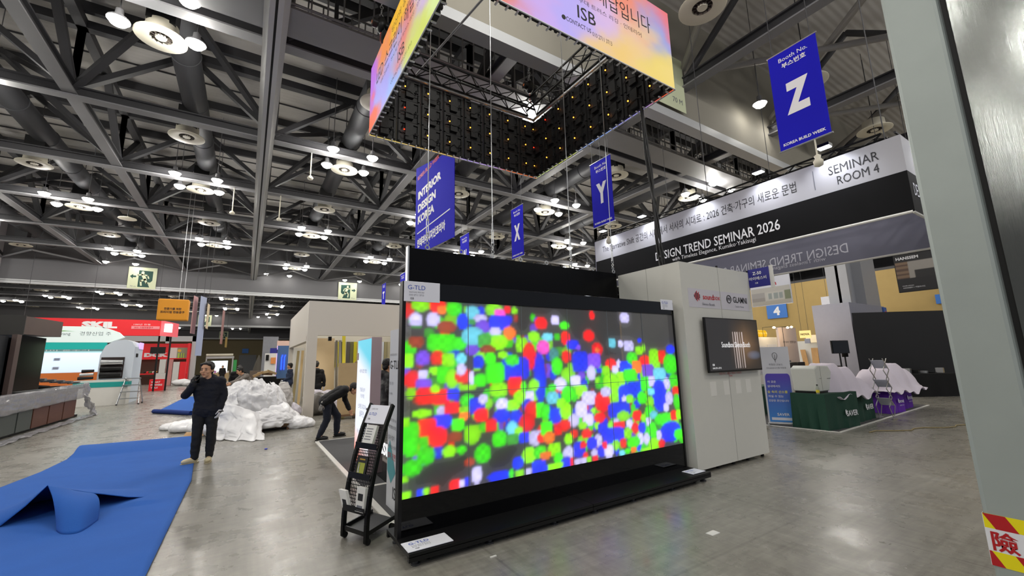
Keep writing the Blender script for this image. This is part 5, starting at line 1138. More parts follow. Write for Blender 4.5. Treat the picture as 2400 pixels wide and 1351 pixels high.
def bs(u, v):
    c = np.array([.72, .84, .98])*(.85+.25*v)
    for a, b in ((.52, .62), (.52, .2)):
        if abs(u-a) < .035 and abs(v-b) < .07: c = np.array([.15, .16, .2])
    if v > .93: c = np.array([.35, .6, .62])
    return (*c, 1)
picture('bright_screen', (-9.5, 28.99, 1.52), X, Z, 3.28, 1.02, 60, 24, bs, attr_emit('bright_screen_light', 1.25), t)
B(-9.6, -6.1, 28.95, 29.05, .9, 1.5).obj('orange_band', mat('orange_band', '#c2662a', .5, emit=.15, ecol='#e07a30'), t)
text('경향산업 주', (-6.55, 29.0, 3.42), X, Z, grey_ink, t, w=1.15, h=.2); text('KyungHyang', (-7.95, 29.0, 3.38), X, Z, grey_ink, t, w=1.0); MB().prism([(-8.1, 28.995, 3.50), (-7.7, 28.995, 3.56), (-7.3, 28.995, 3.52), (-7.6, 28.995, 3.53)], (0, -.004, 0)).obj('green_swoosh', mat('leaf_green', '#6ab02a', .6), t)
text('귀뚜라미 온수기', (-7.9, 29.0, 2.59), X, Z, white_ink, t, w=2.4, h=.07)
t = thing('boiler_counter', 'white display counter with teal stripe in front of the arched stand', 'counter', (-5.6, 26.6, 0))
B(-6.5, -4.66, 26.55, 27.3, 0, .82).obj('body', white_paint, t); B(-6.5, -4.65, 26.54, 27.32, .82, 1.05).obj('teal_stripe', teal_m, t); B(-6.5, -4.65, 26.6, 27.3, 1.05, 1.14).obj('counter_top', white_paint, t)
t = thing('curved_tower', 'white round-topped tower beside the boiler counter', 'tower', (-5.2, 28, 0)); tp_ = [(-5.95, 0), (-4.72, 0), (-4.72, 2.7), (-4.85, 2.95), (-5.1, 3.05), (-5.5, 3.0), (-5.8, 2.75), (-5.95, 2.3)]
MB().prism([(x, 27.5, z) for x, z in tp_], (0, 1.9, 0)).obj('shell', mat('blue_white_panel', '#cdd6e0', .5), t)
B(-5.88, -5.05, 27.46, 27.5, 1.2, 2.2).obj('display_recess', mat('dark_recess', '#241410', .6), t); B(-4.72, -4.70, 27.9, 28.3, 2.2, 2.38).obj('dark_plate', black_metal, t); B(-4.72, -4.69, 28.4, 29.3, 2.62, 2.95).obj('lit_patch', mat('lit_lilac', '#d9b8f0', .5, emit=.5, ecol='#e0b8ff'), t)
for k, (x, z, r, m_) in enumerate(((-5.45, 1.95, .13, alu), (-5.45, 1.65, .12, black_metal), (-5.45, 1.38, .13, black_metal))):
    o = MB().cyl((x-.38, 27.3, z), (x+.38, 27.3, z), r, r*.8, 14).obj('heater_tank', m_, None); tag(o, '%s cylinder heater shown in the white tower recess' % ('top silver', 'middle black', 'bottom black')[k], 'heater', 'cylinder heaters')
    MB().cyl((x, 27.3, z), (x, 27.49, z), .03).obj('bracket', black_metal, o)
for k in range(3):
    o = MB().cyl((-6.45+.05*k, 26.9, 1.24+.16*k), (-5.95, 26.9, 1.26+.16*k), .08, .06, 12).obj('burner_unit', (black_metal, alu, black_metal)[k], None, smooth='auto'); tag(o, '%s burner unit on the left end of the teal counter' % ('lowest dark', 'middle silver', 'top dark')[k], 'burner', 'stacked burners')
def ladder(x, y):
    t = thing('step_ladder', 'silver three-step folding ladder standing beside the white tower', 'step ladder', (x, y, 0))
    for s in (-.32, .32):
        MB().bar((x+s*1.2, y-.35, .02), (x+s*.75, y+.1, 1.22), .03, .05).obj('front_rail', alu, t); MB().bar((x+s*1.25, y+.45, .02), (x+s*.8, y+.12, 1.15), .025).obj('rear_rail', alu, t)
    for k in range(4): z = .28+.3*k; MB().box(x-.36+.02*k, x+.36-.02*k, y-.36+.1*k, y-.14+.1*k, z-.02, z+.02).obj('step', alu, t)
    for s in (-.38, .38):
        for yy in (-.35, .45): MB().box(x+s-.03, x+s+.03, y+yy-.03, y+yy+.03, 0, .05).obj('rubber_foot', black_matte, t)
ladder(-4.5, 26.5)
t = thing('red_sign_header', 'long red hanging header lettered SKIL over the far left stands', 'hanging sign', (-8, 39, 3.85))
B(-12.5, -5.3, 38, 38.4, 3.86, 4.95).obj('front_band', red_m, t); MB().prism([(-5.3, 38, 3.86), (-4.5, 39.6, 3.86), (-4.5, 39.6, 4.85), (-5.3, 38, 4.95)], (.02, .02, 0)).obj('side_band', mat('pale_red_panel', '#d94a55', .5, emit=.4, ecol='#ff8a90'), t)
B(-5.15, -4.75, 38.3, 38.9, 4.15, 4.75).obj('lit_patch', mat('lit_white_sign', '#ffffff', .5, emit=1.0), t)
text('SKIL', (-8.45, 38, 4.56), X, Z, white_ink, t, w=1.75, h=.45, bold=.07); B(-6.85, -5.35, 37.97, 38, 4.32, 4.52).obj('label_strip', mat('pink_strip', '#e88a90', .5), t); text('SKIL 스킬전동공구', (-6.2, 37.97, 4.42), X, Z, red_ink, t, w=1.0, h=.12, bold=.03); text('100년 전통', (-6.3, 38, 4.63), X, Z, white_ink, t, w=.9, h=.1)
mb = MB()
for x in (-12, -9, -5.6): mb.cyl((x, 38.2, 4.95), (x, 38.2, ZR), .012, n=5)
mb.obj('hanging_wire', steel, t)
for x, n in ((-5.52, 'left'), (-4.86, 'right')):
    o = MB().box(x-.05, x+.05, 39.45, 39.55, 0, 4.0).obj('black_post', black_metal, None); tag(o, '%s of two black posts under the right end of the red header' % n, 'post', 'black posts')
t = thing('tool_stand', 'red power tool stand wall with a worker picture at far left', 'booth', (-7, 56, 0))
B(-11, -5.1, 56, 56.3, 2.5, 4.1).obj('red_wall', red_m, t); B(-5.3, -5.1, 55, 56, 0, 4.1).obj('side_wall', red_m, t); B(-11, -5.1, 57, 57.2, 0, 2.5).obj('lower_back', mat('brown_shelf', '#4a2f22', .6), t)
B(-8.4, -7.2, 55.9, 56, 3.1, 3.75).obj('dark_monitor', black_metal, t); text('DCK', (-7.9, 56, 2.95), X, Z, white_ink, t, w=1.9, h=.42, bold=.08)
def wk(u, v):
    c = (.75, .72, .68)
    if u > .42: c = (.30, .34, .22)
    if (u-.55)**2+((v-.72)*.8)**2 < .012: c = (.90, .55, .05)
    if .48 < u < .9 and v < .5: c = (.45, .75, .08) if int(u*14) % 2 else (.18, .2, .16)
    return (*c, 1)
picture('worker_picture', (-6.85, 55.98, 2.6), X, Z, 1.45, 1.08, 30, 22, wk, prt, t)
B(-11, -5.2, 54.8, 56, 1.0, 1.1).obj('shelf', red_m, t)
rr = random.Random(11)
for k in range(16):
    x = -8.6+.22*k; zc = 1.1; c = (black_metal, red_m, mat('tool_green', '#4a8a3a', .5), white_paint, mat('tool_yellow', '#d0a020', .5))[k % 5]
    o = MB().cyl((x, 55.2, zc+.12), (x+.16, 55.2, zc+.16), .07, .05, 10).bar((x+.05, 55.2, zc), (x+.08, 55.2, zc+.14), .05).obj('power_tool', c, None); tag(o, '%s power tool on the red stand shelf, number %d from the left' % (('black', 'red', 'green', 'white', 'yellow')[k % 5], k+1), 'power tool', 'power tools')
for k in range(4):
    o = MB().box(-6.75+.5*k, -6.3+.5*k, 50, 50.3, .02, 2.4-.25*(k > 1)).obj('poster_panel', (paper_w, mat('pinkish_poster', '#c98a86', .6), paper_w, red_m)[k], None); tag(o, '%s upright display panel by the red tool stand' % ('leftmost white', 'second, pink', 'third, white', 'rightmost red')[k], 'panel', 'upright panels')
t = thing('red_cube', 'red sign cube lettered WHAT POWERS YOU on the floor', 'sign', (-5.4, 40, 0)); B(-5.85, -5.05, 40, 40.8, 0, .82).obj('box', red_m, t); B(-5.6, -5.0, 40.1, 40.7, .82, 1.25).obj('white_box', paper_w, t)
for k, s_ in enumerate(('WHAT', 'POWERS', 'YOU?')): text(s_, (-5.75, 40, .62-.2*k), X, Z, white_ink, t, h=.13, bold=.04, align='L')
for k, (x, y, s_) in enumerate(((-4.9, 48.5, .55), (-4.1, 47, .45), (-3.7, 45, .4))):
    mb = MB().ell((x, y, s_*.5), s_*1.3, s_, s_*.55, 16, 10)
    for v in mb.v: v += Vector((1, 1, .6))*.16*fbm(v*2.5); v.z = max(0, v.z)
    o = mb.obj('white_sack', wrap_white, None, smooth=True); tag(o, 'white plastic sack lying before the red tool stand, %s' % ('left', 'middle', 'right')[k], 'bag', 'white sacks')
t = thing('gantry', 'pale box-frame gantry over the red tool stand', 'frame', (-7, 56, 0)); fr = mat('pale_frame', '#b9babc', .5)
B(-12, -4.6, 55.3, 55.7, 4.3, 4.85).obj('beam', fr, t); B(-5.0, -4.55, 55.3, 55.7, 0, 4.85).obj('post', fr, t); B(-7.2, -6.9, 55.3, 55.7, 4.1, 4.85).obj('post', fr, t)
# orange hanging banner cube
t = thing('hanging_banner', 'orange hanging banner box with Korean lettering at upper left', 'banner', (-3.0, 24, 3.75)); org_ = mat('orange_fabric', '#d18a12', .6)
B(-3.55, -2.44, 24, 24.5, 3.75, 4.72).obj('fabric', org_, t, bevel=.05); text('전문가를 위한', (-3.0, 23.99, 4.27), X, Z, dark_ink, t, w=.62, h=.11, bold=.02); text('프리미엄 전동공구', (-3.0, 23.99, 4.12), X, Z, dark_ink, t, w=.86, h=.11, bold=.02)
mb = MB()
for x in (-2.85, -2.68): mb.cyl((x, 24.25, 4.72), (x, 24.25, ZR), .01, n=5)
mb.obj('hanging_wire', alu, t)
def flag(x, y, z0, z1, wd, m, lab):
    t = thing('hanging_flag', lab, 'banner', (x, y, z0), 'narrow hanging flags'); MB().prism([(x-wd/2, y, z0), (x+wd/2, y+.7, z0), (x+wd/2, y+.7, z1), (x-wd/2, y, z1)], (.01, 0, 0)).obj('fabric', m, t)
    MB().cyl((x, y+.3, z1), (x, y+.3, ZR), .01, n=5).obj('hanging_wire', steel, t)
flag(-2.42, 26, 3.3, 5.2, .12, mat('pink_fabric', '#c99a98', .7), 'pale pink hanging flag just right of the orange banner'); flag(-2.1, 26, 2.2, 5.2, .2, mat('pale_blue_fabric', '#9aa3bd', .7), 'pale blue tall hanging flag right of the orange banner'); flag(-1.9, 26.5, 3.6, 4.9, .05, mat('cream_fabric', '#c9b79a', .7), 'thin cream hanging flag edge right of the pale blue flag')
flag(-2.05, 45, 3.6, 6.6, .14, mat('pink_fabric', '#c99a98', .7), 'pink hanging flag in the bay beyond, over the far stands'); flag(-1.68, 45, 3.3, 4.2, .12, mat('amber_fabric', '#c2a25a', .7), 'small amber hanging flag in the bay beyond')
# exit signs on the bulkheads
sign_cream = mat('exit_sign_cream', '#cfd6b4', .6); sign_green = mat('exit_sign_green', '#12443a', .6)
def exit_sign(x, y, z, s, dirn, lab):
    t = thing('exit_sign', lab, 'exit sign', (x, y, z)); B(x-s/2, x+s/2, y-.03, y, z-s/2, z+s/2).obj('board', sign_cream, t)
    k = dirn; fy = y-.034
    def P(u, v): return Vector((x+k*u*s, fy, z+v*s))
    def sh(pts, m, nm, d=0): 
        q = [P(u, v)-Y*d for u, v in pts]; 
        MB().poly(q if k < 0 else q[::-1]).obj(nm, m, t)
    sh([(-.36, .34), (.14, .36), (.14, -.42), (-.36, -.42)], sign_green, 'green_field')
    sh([(-.36, -.10), (-.22, -.28), (-.28, -.42), (-.36, -.42)], sign_cream, 'doorway_cut', .001)
    man = MB(); man.ell(P(.0, .26)-Y*.002, .055*s, .003, .06*s, 12, 6)
    for a, b, w_ in (((-.0, .18), (-.10, -.06), .12), ((.0, .16), (.16, .13), .055), ((.16, .13), (.20, .02), .05), ((-.06, .16), (-.18, .12), .05), ((-.18, .12), (-.22, .0), .05), ((-.10, -.06), (.05, -.14), .075), ((.05, -.14), (.02, -.34), .065), ((-.10, -.06), (-.16, -.22), .075), ((-.16, -.22), (-.33, -.22), .06)):
        man.bar(P(*a)-Y*.002, P(*b)-Y*.002, w_*s, .002, up=Y) if False else man.obox((P(*a)+P(*b))/2-Y*.002, P(*b)-P(*a), Y, (P(*b)-P(*a)).cross(Y), (P(*b)-P(*a)).length/2+w_*s*.35, .002, w_*s/2)
    man.obj('running_figure', sign_cream, t)
    sh([(.44, .06), (.33, .17), (.33, .10), (.22, .10), (.22, .02), (.33, .02), (.33, -.05)], sign_green, 'arrow', .002)
    text('70 m', (x+k*.30*s, y-.03, z-.40*s), X, Z, grey_ink, t, w=.2*s)
exit_sign(-7.03, 40.4, 8.28, 1.62, -1, 'exit sign with runner and arrow pointing left, on the second bulkhead'); exit_sign(7.5, 40.4, 8.28, 1.62, 1, 'exit sign with runner and arrow pointing right, on the second bulkhead')
exit_sign(-5.6, 75.1, 8.3, 1.6, -1, 'distant exit sign on the third bulkhead, left part'); exit_sign(-4.6, 109.8, 8.3, 1.6, -1, 'tiny far exit sign on the last bulkhead'); exit_sign(10.5, 75.1, 8.3, 1.6, 1, 'distant exit sign on the third bulkhead beside the cream booth')
t = thing('distance_plate', 'cream 70 M plate on the near bulkhead behind the hanging screens', 'sign', (9.2, 6.25, 8.3)); B(8.2, 9.85, 6.25, 6.24, 8.27, 9.9).obj('board', sign_cream, t); text('70 M', (9.5, 6.24, 8.55), X, Z, grey_ink, t, w=.42)
# distant things in the middle
def simple(name, lab, cat, m, *a, grp=None): return tag(B(*a).obj(name, m, None), lab, cat, grp)
simple('grey_board', 'grey stone-like board standing above the far stands', 'board', mat('grey_stone_board', '#7d7f84', .7, var=.25, vscale=3), .78, 1.6, 30, 30.2, 0, 3.4)
t = thing('neon_display', 'slate blue panel with two glowing blue lines', 'panel', (1.7, 27, 0)); B(1.42, 2.0, 27, 27.2, 0, 2.72).obj('board', mat('slate_blue', '#3f5f8a', .5), t)
bl = mat('blue_neon_light', '#1a3bff', .4, emit=4, ecol='#1a3cff')
for x in (1.66, 1.80): MB().tube([(x, 26.98, 1.38), (x, 26.98, 2.05), (x+.04, 26.98, 2.2)], .03, 8).obj('neon_line', bl, t)
B(1.40, 1.43, 26.97, 27, .9, 2.72).obj('lit_edge', mat('lit_lilac', '#d9b8f0', .5), t)
simple('pink_fascia', 'pale pink header panel above the slate blue panel', 'panel', mat('pale_pink_panel', '#d8b4a4', .6), 1.45, 2.6, 28, 28.3, 0, 3.05)
t = thing('hanging_sign', 'small navy hanging sign left of the slate blue panel', 'sign', (1.2, 26.8, 2.3)); B(1.06, 1.39, 26.8, 26.85, 2.28, 2.58).obj('board', navy_sign, t); B(1.37, 1.42, 26.82, 27.05, 2.3, 2.5).obj('bracket', black_metal, t)
simple('display_board', 'white display panel with orange block left of the slate blue panel', 'panel', paper_w, .82, 1.36, 26.2, 26.3, 0, 2.28); simple('orange_block', 'orange block on the white display panel', 'panel', mat('orange_block', '#d98a4a', .6), 1.1, 1.33, 26.12, 26.2, 1.72, 2.05); simple('framed_picture', 'dark framed picture on the white display panel', 'picture', black_metal, .86, 1.0, 26.12, 26.2, 1.9, 2.2)
simple('dark_table', 'dark table covered with card boxes behind the white foam', 'table', black_cloth, .35, 1.15, 21, 22, 0, 1.15)
simple('dark_counter', 'black counter below the slate blue panel', 'counter', black_cloth, 1.17, 1.62, 22.2, 22.9, 0, 1.02)
for k in range(4):
    o = MB().obox((.45+.17*k, 20.9+.1*k, 1.28+.06*(k % 2)), (1, .2, .5-.3*k), (0, 1, 0), (-.5+.3*k, 0, 1), .20, .18, .05).obj('card_piece', (brown_b, tan, wood_d, tan)[k], None); tag(o, '%s tilted card piece on the dark table' % ('leftmost', 'second', 'third', 'rightmost')[k], 'cardboard', 'tilted card pieces')
for k in range(3):
    o = MB().lathe([(0, 0), (.42, 0), (.25, .7), (.05, 1.3), (0, 1.35)], (.9+.88*k, 43-.3*k, 1.2), 10).obj('display_cone', mat('dark_taupe', '#4f4a42', .8), None); tag(o, 'dark pointed display cone among the far stands, %s' % ('left', 'middle', 'right')[k], 'display')
simple('cone_plinth', 'wide plinth carrying the dark pointed cones', 'plinth', mat('brown_stone', '#5a4c40', .7), .3, 3.0, 41.5, 43.8, 0, 1.2)
simple('green_sign', 'white and green standing sign among the far stands', 'sign', mat('sign_white_green', '#bfe0c0', .5), 2.2, 2.9, 44, 44.2, 0, 3.6)
t = thing('roller_awning', 'long pale roller awning over the far stand', 'awning', (-2.6, 60, 2.6)); MB().cyl((-4, 60, 2.95), (-1.4, 60, 2.95), .14, n=12).obj('roller', cream_plastic, t); B(-4, -1.3, 60, 60.5, 2.55, 2.8).obj('beam', fr, t)
for x in (-3.95, -1.4): MB().box(x-.06, x+.06, 60, 60.2, 0, 2.6).obj('post', fr, t)
simple('lit_stall', 'bright lit stall under the roller awning', 'booth', mat('lit_white_stall', '#ffffff', .5, emit=.7, ecol='#eaffff'), -3.9, -1.9, 61, 61.3, 0, 2.3); simple('stall_table', 'tan table with parcels under the lit stall', 'table', tan, -3.6, -1.6, 58, 59, 0, .9)
for k in range(8): simple('parcel', '%s parcel on the tan table under the awning, number %d from the left' % (('brown', 'green', 'pink', 'white')[k % 4], k+1), 'box', (brown_b, mat('tool_green', '#4a8a3a', .5), mat('pink_parcel', '#c77fc0', .6), paper_w)[k % 4], -3.5+.24*k, -3.32+.24*k, 58.3, 58.6, .9, 1.05+.06*(k % 3), grp='parcels')
simple('green_post', 'white and green round-topped post right of the awning', 'post', mat('bright_green_panel', '#2f9a4a', .5), -1.2, -.9, 55, 55.3, 0, 2.3)
t = thing('grey_door', 'grey shutter door with a blue sign above in the far end wall', 'door', (0, 108.9, 0)); B(-1.5, 1.8, 111.3, 111.45, 0, 4.0).obj('shutter', mat('grey_shutter', '#77797c', .6), t); B(-1.0, .2, 111.2, 111.45, 4.4, 5.4).obj('blue_plate', sky_b, t)
simple('blue_crate_cover', 'blue sheet lying on the floor behind the standing man', 'sheet', mat('sky_blue_sheet', '#4a86c8', .6), -1.4, -.6, 26, 30, 0, .25)
simple('long_crate', 'long dark wooden crate behind the foam heap', 'crate', mat('dark_wood_crate', '#3b302b', .7), -1.3, .2, 18.3, 19.0, 0, .95)
# ------------------------------------------------------------------ blue carpets
blue_c = mat('blue_felt_carpet', '#1c58ac', .95, var=.10, vscale=3, bump=.25, bscale=150)
blue_d = mat('blue_felt_back', '#1a3f8c', .95, bump=.25, bscale=150)
t = thing('blue_carpet', 'large blue felt carpet lying rumpled on the floor at lower left', 'carpet', (-2, 8, 0))
def edgeL(y):
    pts = [(3.0, -4.2), (6.0, -4.0), (8.2, -3.3), (9.2, -2.86), (9.65, -2.80), (10.2, -2.72), (11.6, -2.68), (12.2, -2.75), (13.1, -2.93)]
    for (a, b), (c, d) in zip(pts, pts[1:]):
        if y <= c: return b+(d-b)*max(0, (y-a)/(c-a))
    return -2.93
def edgeR(y): return -.56 if y < 8 else (-.56-.20*(y-8)/3.2 if y < 11.2 else -.76-.15*(y-11.2)/1.4)
def cz(u, v):
    y = 3.0+9.9*v; y += .45*(u-.5)*(-1)*max(0, (v-.8)/.2); a, b = edgeL(y), edgeR(y); x = a+(b-a)*u
    z = .012+.012*max(0, fbm((x*1.3, y*.9, 2)))
    if y > 11.3: z += .10*max(0, math.sin((y-11.3)/1.6*PI))*(1-.2*u)           # loose far end lifts in a soft wave
    # crease running from the buckle towards the man's feet
    d = abs((x+1.0)-(-.04*(y-7.2)))-.0
    if 7.0 < y < 9.5: z += .035*max(0, 1-d/.25)*(1-(y-7)/2.5)
    # sheet rising towards the buckle
    return Vector((x, y, z))
MB().grid(cz, 60, 150).obj('flat_pile', blue_c, t, smooth=True, solid=.006)
def lerp(pts, s):
    n = len(pts)-1; k = min(int(s*n), n-1); f = s*n-k; a, b = Vector(pts[k]), Vector(pts[k+1]); return a+(b-a)*f
def smooth_path(pts, s):
    n = len(pts)-1; k = min(int(s*n), n-1); f = s*n-k
    P = [Vector(pts[max(0, min(n, k+i))]) for i in (-1, 0, 1, 2)]
    return .5*((2*P[1])+(-P[0]+P[2])*f+(2*P[0]-5*P[1]+4*P[2]-P[3])*f*f+(-P[0]+3*P[1]-3*P[2]+P[3])*f**3)
ridge = [(-2.45, 6.88, .012), (-2.09, 6.97, .03), (-1.94, 7.0, .185), (-1.80, 7.04, .37), (-1.64, 7.08, .29), (-1.48, 7.12, .215), (-1.35, 7.15, .168), (-1.12, 7.2, .08), (-.87, 7.27, .014)]
back = [(-2.9, 6.9, .015), (-2.7, 7.3, .015), (-2.4, 7.7, .015), (-2.05, 7.95, .015), (-1.75, 8.05, .015), (-1.45, 8.05, .015), (-1.2, 7.95, .015), (-1.0, 7.8, .015), (-.84, 7.45, .015)]
def tent(u, v):
    a, b = smooth_path(back, u), lerp(ridge, u); p = a+(b-a)*v; p.z += (b.z-a.z)*(.10*math.sin(PI*v)); return p
MB().grid(tent, 64, 20).obj('raised_fold', blue_c, t, smooth=True, solid=.006)
top = [(-1.80, 7.04, .37), (-1.69, 7.07, .32), (-1.58, 7.09, .26), (-1.47, 7.12, .21)]
foot = [(-1.53, 6.44, .016), (-1.44, 6.28, .016), (-1.31, 6.25, .016), (-1.25, 6.58, .016)]
def tongue(u, v):
    a, b = smooth_path(top, u), smooth_path(foot, u); p = a+(b-a)*v; s_ = math.sin(PI*v); p += Vector((.05, -.06, .09))*s_*(.35+.65*u); return p
MB().grid(tongue, 24, 24).obj('curled_tongue', blue_c, t, smooth=True, solid=.006)
t = thing('blue_carpet', 'smaller blue felt carpet lying flat beyond the standing man', 'carpet', (-2.1, 24, 0))
def far_c(u, v): return Vector((-2.75+.05*v+(1.25-.9*v*0)*u, 18.6+11.2*v-(-.0)*u+1.9*(1-u)*(1-v), .012+.004*math.sin(u*9)))
MB().grid(far_c, 16, 30).obj('flat_pile', blue_c, t, smooth=True, solid=.006)
MB().tube([(-2.76, 20.45, .07), (-2.2, 19.6, .08), (-1.5, 18.55, .07)], [.075, .085, .075], 12).obj('rolled_edge', mat('dark_blue_felt', '#14337a', .95), t, smooth='auto')
o = MB().ell((.45, 9.95, .012), .03, .03, .012, 8, 5).obj('blue_scrap', mat('scrap_blue', '#2334c0', .6), None); tag(o, 'tiny blue scrap lying alone on the grey floor', 'scrap')
o = MB().box(3.75, 3.87, 2.55, 2.62, 0, .006).obj('white_scrap', paper_w, None); tag(o, 'small white paper scrap on the floor in front of the white booth', 'scrap')
o = MB().box(1.86, 1.92, 3.36, 3.375, 0, .008).obj('white_scrap', paper_w, None); tag(o, 'small white scrap on the floor in front of the black stand', 'scrap')

# ------------------------------------------------------------------ heap of white foam and film
def heap(name, label, cat, lumps, m, vox=.035, amp=.10, sc=3.2, seed=0, floor=.004):
    mb = MB()
    for c in lumps: mb.ell(c[:3], *c[3:6], 16, 10)
    o = mb.obj(name, m, None); modified(o, ('REMESH', dict(mode='VOXEL', voxel_size=vox)), ('SMOOTH', dict(iterations=6, factor=.5)))
    me = o.data; n = len(me.vertices); co = np.empty(n*3); no = np.empty(n*3); me.vertices.foreach_get('co', co); me.vertex_normals.foreach_get('vector', no)
    co = co.reshape(-1, 3); no = no.reshape(-1, 3)
    for i in range(n):
        p = Vector(co[i])*sc+Vector((seed, 0, 0)); q = p+Vector((fbm(p*.7), fbm(p*.7+Vector((5, 1, 2))), 0))*.6
        r = (1-abs(noise.noise(q))*2.0)*.72+(1-abs(noise.noise(q*2.3))*2)*.22+(1-abs(noise.noise(q*6))*2)*.06
        co[i] += no[i]*(amp*(r-.35))
    co[:, 2] = np.maximum(co[:, 2], floor+.0); me.vertices.foreach_set('co', co.ravel()); me.update()
    return tag(o, label, cat)
heap('foam_wrap_heap', 'big crumpled heap of white packing foam and film on the floor', 'packing foam',
     [(.08, 13.15, 62e-2, .50, .45, .56), (-.22, 13.0, .50, .42, .4, .5), (.38, 13.2, .55, .40, .4, .50), (.10, 12.9, .30, .75, .5, .36), (.72, 12.95, .36, .45, .38, .30), (-.45, 12.7, .28, .35, .4, .32), (.15, 13.2, .93, .36, .3, .24)], wrap_white, .03, .10, 2.3)
heap('foam_wrap_heap', 'low white film heap left of the big foam heap, behind the standing man', 'packing foam', [(-1.1, 14.2, .10, .5, .5, .16), (-.75, 13.6, .12, .4, .5, .2), (-1.5, 14.9, .05, .35, .4, .10)], wrap_white, .035, .07, 3.4, 7)
heap('foam_wrap_heap', 'small fluffy white foam heap right of the wooden crate', 'packing foam', [(1.28, 12.72, .12, .30, .22, .17), (1.5, 12.75, .10, .2, .18, .13), (1.05, 12.95, .22, .28, .2, .22)], wrap_white, .025, .06, 5, 3)
heap('foam_wrap_heap', 'white and grey film heap beside the cream booth post', 'packing foam', [(2.05, 15.9, .55, .35, .3, .22), (2.45, 15.8, .62, .26, .2, .12), (2.65, 15.5, .25, .22, .22, .26), (1.2, 14.6, .25, .32, .3, .26), (1.0, 14.0, .35, .25, .25, .3)], mat('lilac_white_film', '#cfcad4', .3, bump=.5, bscale=12), .03, .07, 4, 5)
heap('plastic_bag', 'grey-white crumpled plastic bag standing right of the big foam heap', 'bag', [(.98, 13.7, .70, .20, .22, .40), (.95, 13.7, .95, .16, .16, .22)], mat('grey_white_film', '#b9b5b2', .25, bump=.5, bscale=14), .025, .06, 5, 9)
translucent = mat('translucent_film', '#f3f3f5', .32, alpha=.80, bump=.3, bscale=9)
def skirt(u, v):
    a = smooth_path([(-.52, 12.55, .62), (-.25, 12.35, .72), (.05, 12.3, .62), (.28, 12.35, .50), (.38, 12.6, .36)], u); b = smooth_path([(-.68, 12.25, .01), (-.36, 11.75, .01), (-.02, 11.45, .01), (.32, 11.15, .01), (.50, 11.45, .01)], u)
    p = a+(b-a)*v; p.z = a.z*(1-v)**1.25+.012; k = math.sin(u*PI*9+v*2)*.07*v*(.4+v); p += Vector((.4*k, -k, abs(k)*.35*(1-v))); p += Vector((1, 1, .4))*.05*fbm((u*5, v*4, 1)); p.z = max(.006, p.z); return p
o = MB().grid(skirt, 90, 36).obj('plastic_sheet', translucent, None, smooth=True, solid=.003); tag(o, 'translucent plastic sheet draped from the foam heap onto the floor', 'plastic sheet')
def film(c, rx, ry, rz, a0, a1, b0, b1, seed):
    def f(u, v):
        a = a0+(a1-a0)*u; b = b0+(b1-b0)*v; b += .18*fbm((a*2+seed, v*3, 1)); d = Vector((math.cos(a)*math.cos(b), math.sin(a)*math.cos(b), math.sin(b)))
        k = 1+.10*(1-2*abs(noise.noise((a*2.2+seed, b*2.2, 0))))+.05*(1-2*abs(noise.noise((a*6+seed, b*6, 3))))+.02*noise.noise((a*17, b*17, seed)); fl = max(0, .25-min(u, 1-u, v))*.5*(.3+noise.noise((a*5, b*5, seed+4)))
        p = Vector(c)+Vector((d.x*rx, d.y*ry, d.z*rz))*(k+fl); p.z = max(.008, p.z); return p
    return MB().grid(f, 70, 46)
for k, (c, rx, ry, rz, a0, a1, b0, b1, n) in enumerate((((.10, 13.1, .58), .62, .56, .62, 3.3, 6.1, -.25, 1.45, 'over the front of the big foam heap'), ((-.22, 13.0, .45), .60, .55, .55, 2.8, 4.9, -.5, 1.1, 'at the left shoulder of the big foam heap'), ((.42, 13.2, .55), .52, .5, .60, 4.4, 7.0, -.4, 1.2, 'at the right shoulder of the big foam heap'), ((.30, 12.85, .20), .85, .52, .36, 3.2, 6.3, -.2, 1.4, 'over the low front of the big foam heap'))):
    o = film(c, rx, ry, rz, a0, a1, b0, b1, k*3.1).obj('film_sheet', translucent, None, smooth=True, solid=.003); tag(o, 'crinkled translucent film sheet '+n, 'plastic sheet', 'film sheets on the foam heap')
t = thing('wooden_crate', 'open tan wooden crate at the foot of the white foam heap', 'crate', (.75, 12.9, 0)); cw = mat('crate_wood', '#8b6f4e', .7, var=.12, vscale=6)
B(.40, 1.06, 12.60, 12.64, .10, .28).obj('front_board', cw, t); B(1.03, 1.06, 12.64, 13.3, .04, .28).obj('side_board', cw, t); B(.40, .43, 12.64, 13.3, .04, .28).obj('side_board', cw, t); B(.40, 1.06, 13.27, 13.3, .04, .28).obj('back_board', cw, t)
B(.43, 1.03, 12.64, 13.27, .06, .10).obj('bottom_board', wood_d, t)
for x in (.42, 1.0): B(x, x+.06, 12.6, 13.3, 0, .05).obj('skid', wood_d, t)
o = MB().prism([(-1.15, 13.0, .02), (-.75, 12.75, .02), (-.72, 12.82, .08), (-1.12, 13.07, .08)], (0, .05, .01)).obj('wood_plank', wood_p, None); tag(o, 'tan wooden plank on the floor by the film behind the standing man', 'plank')

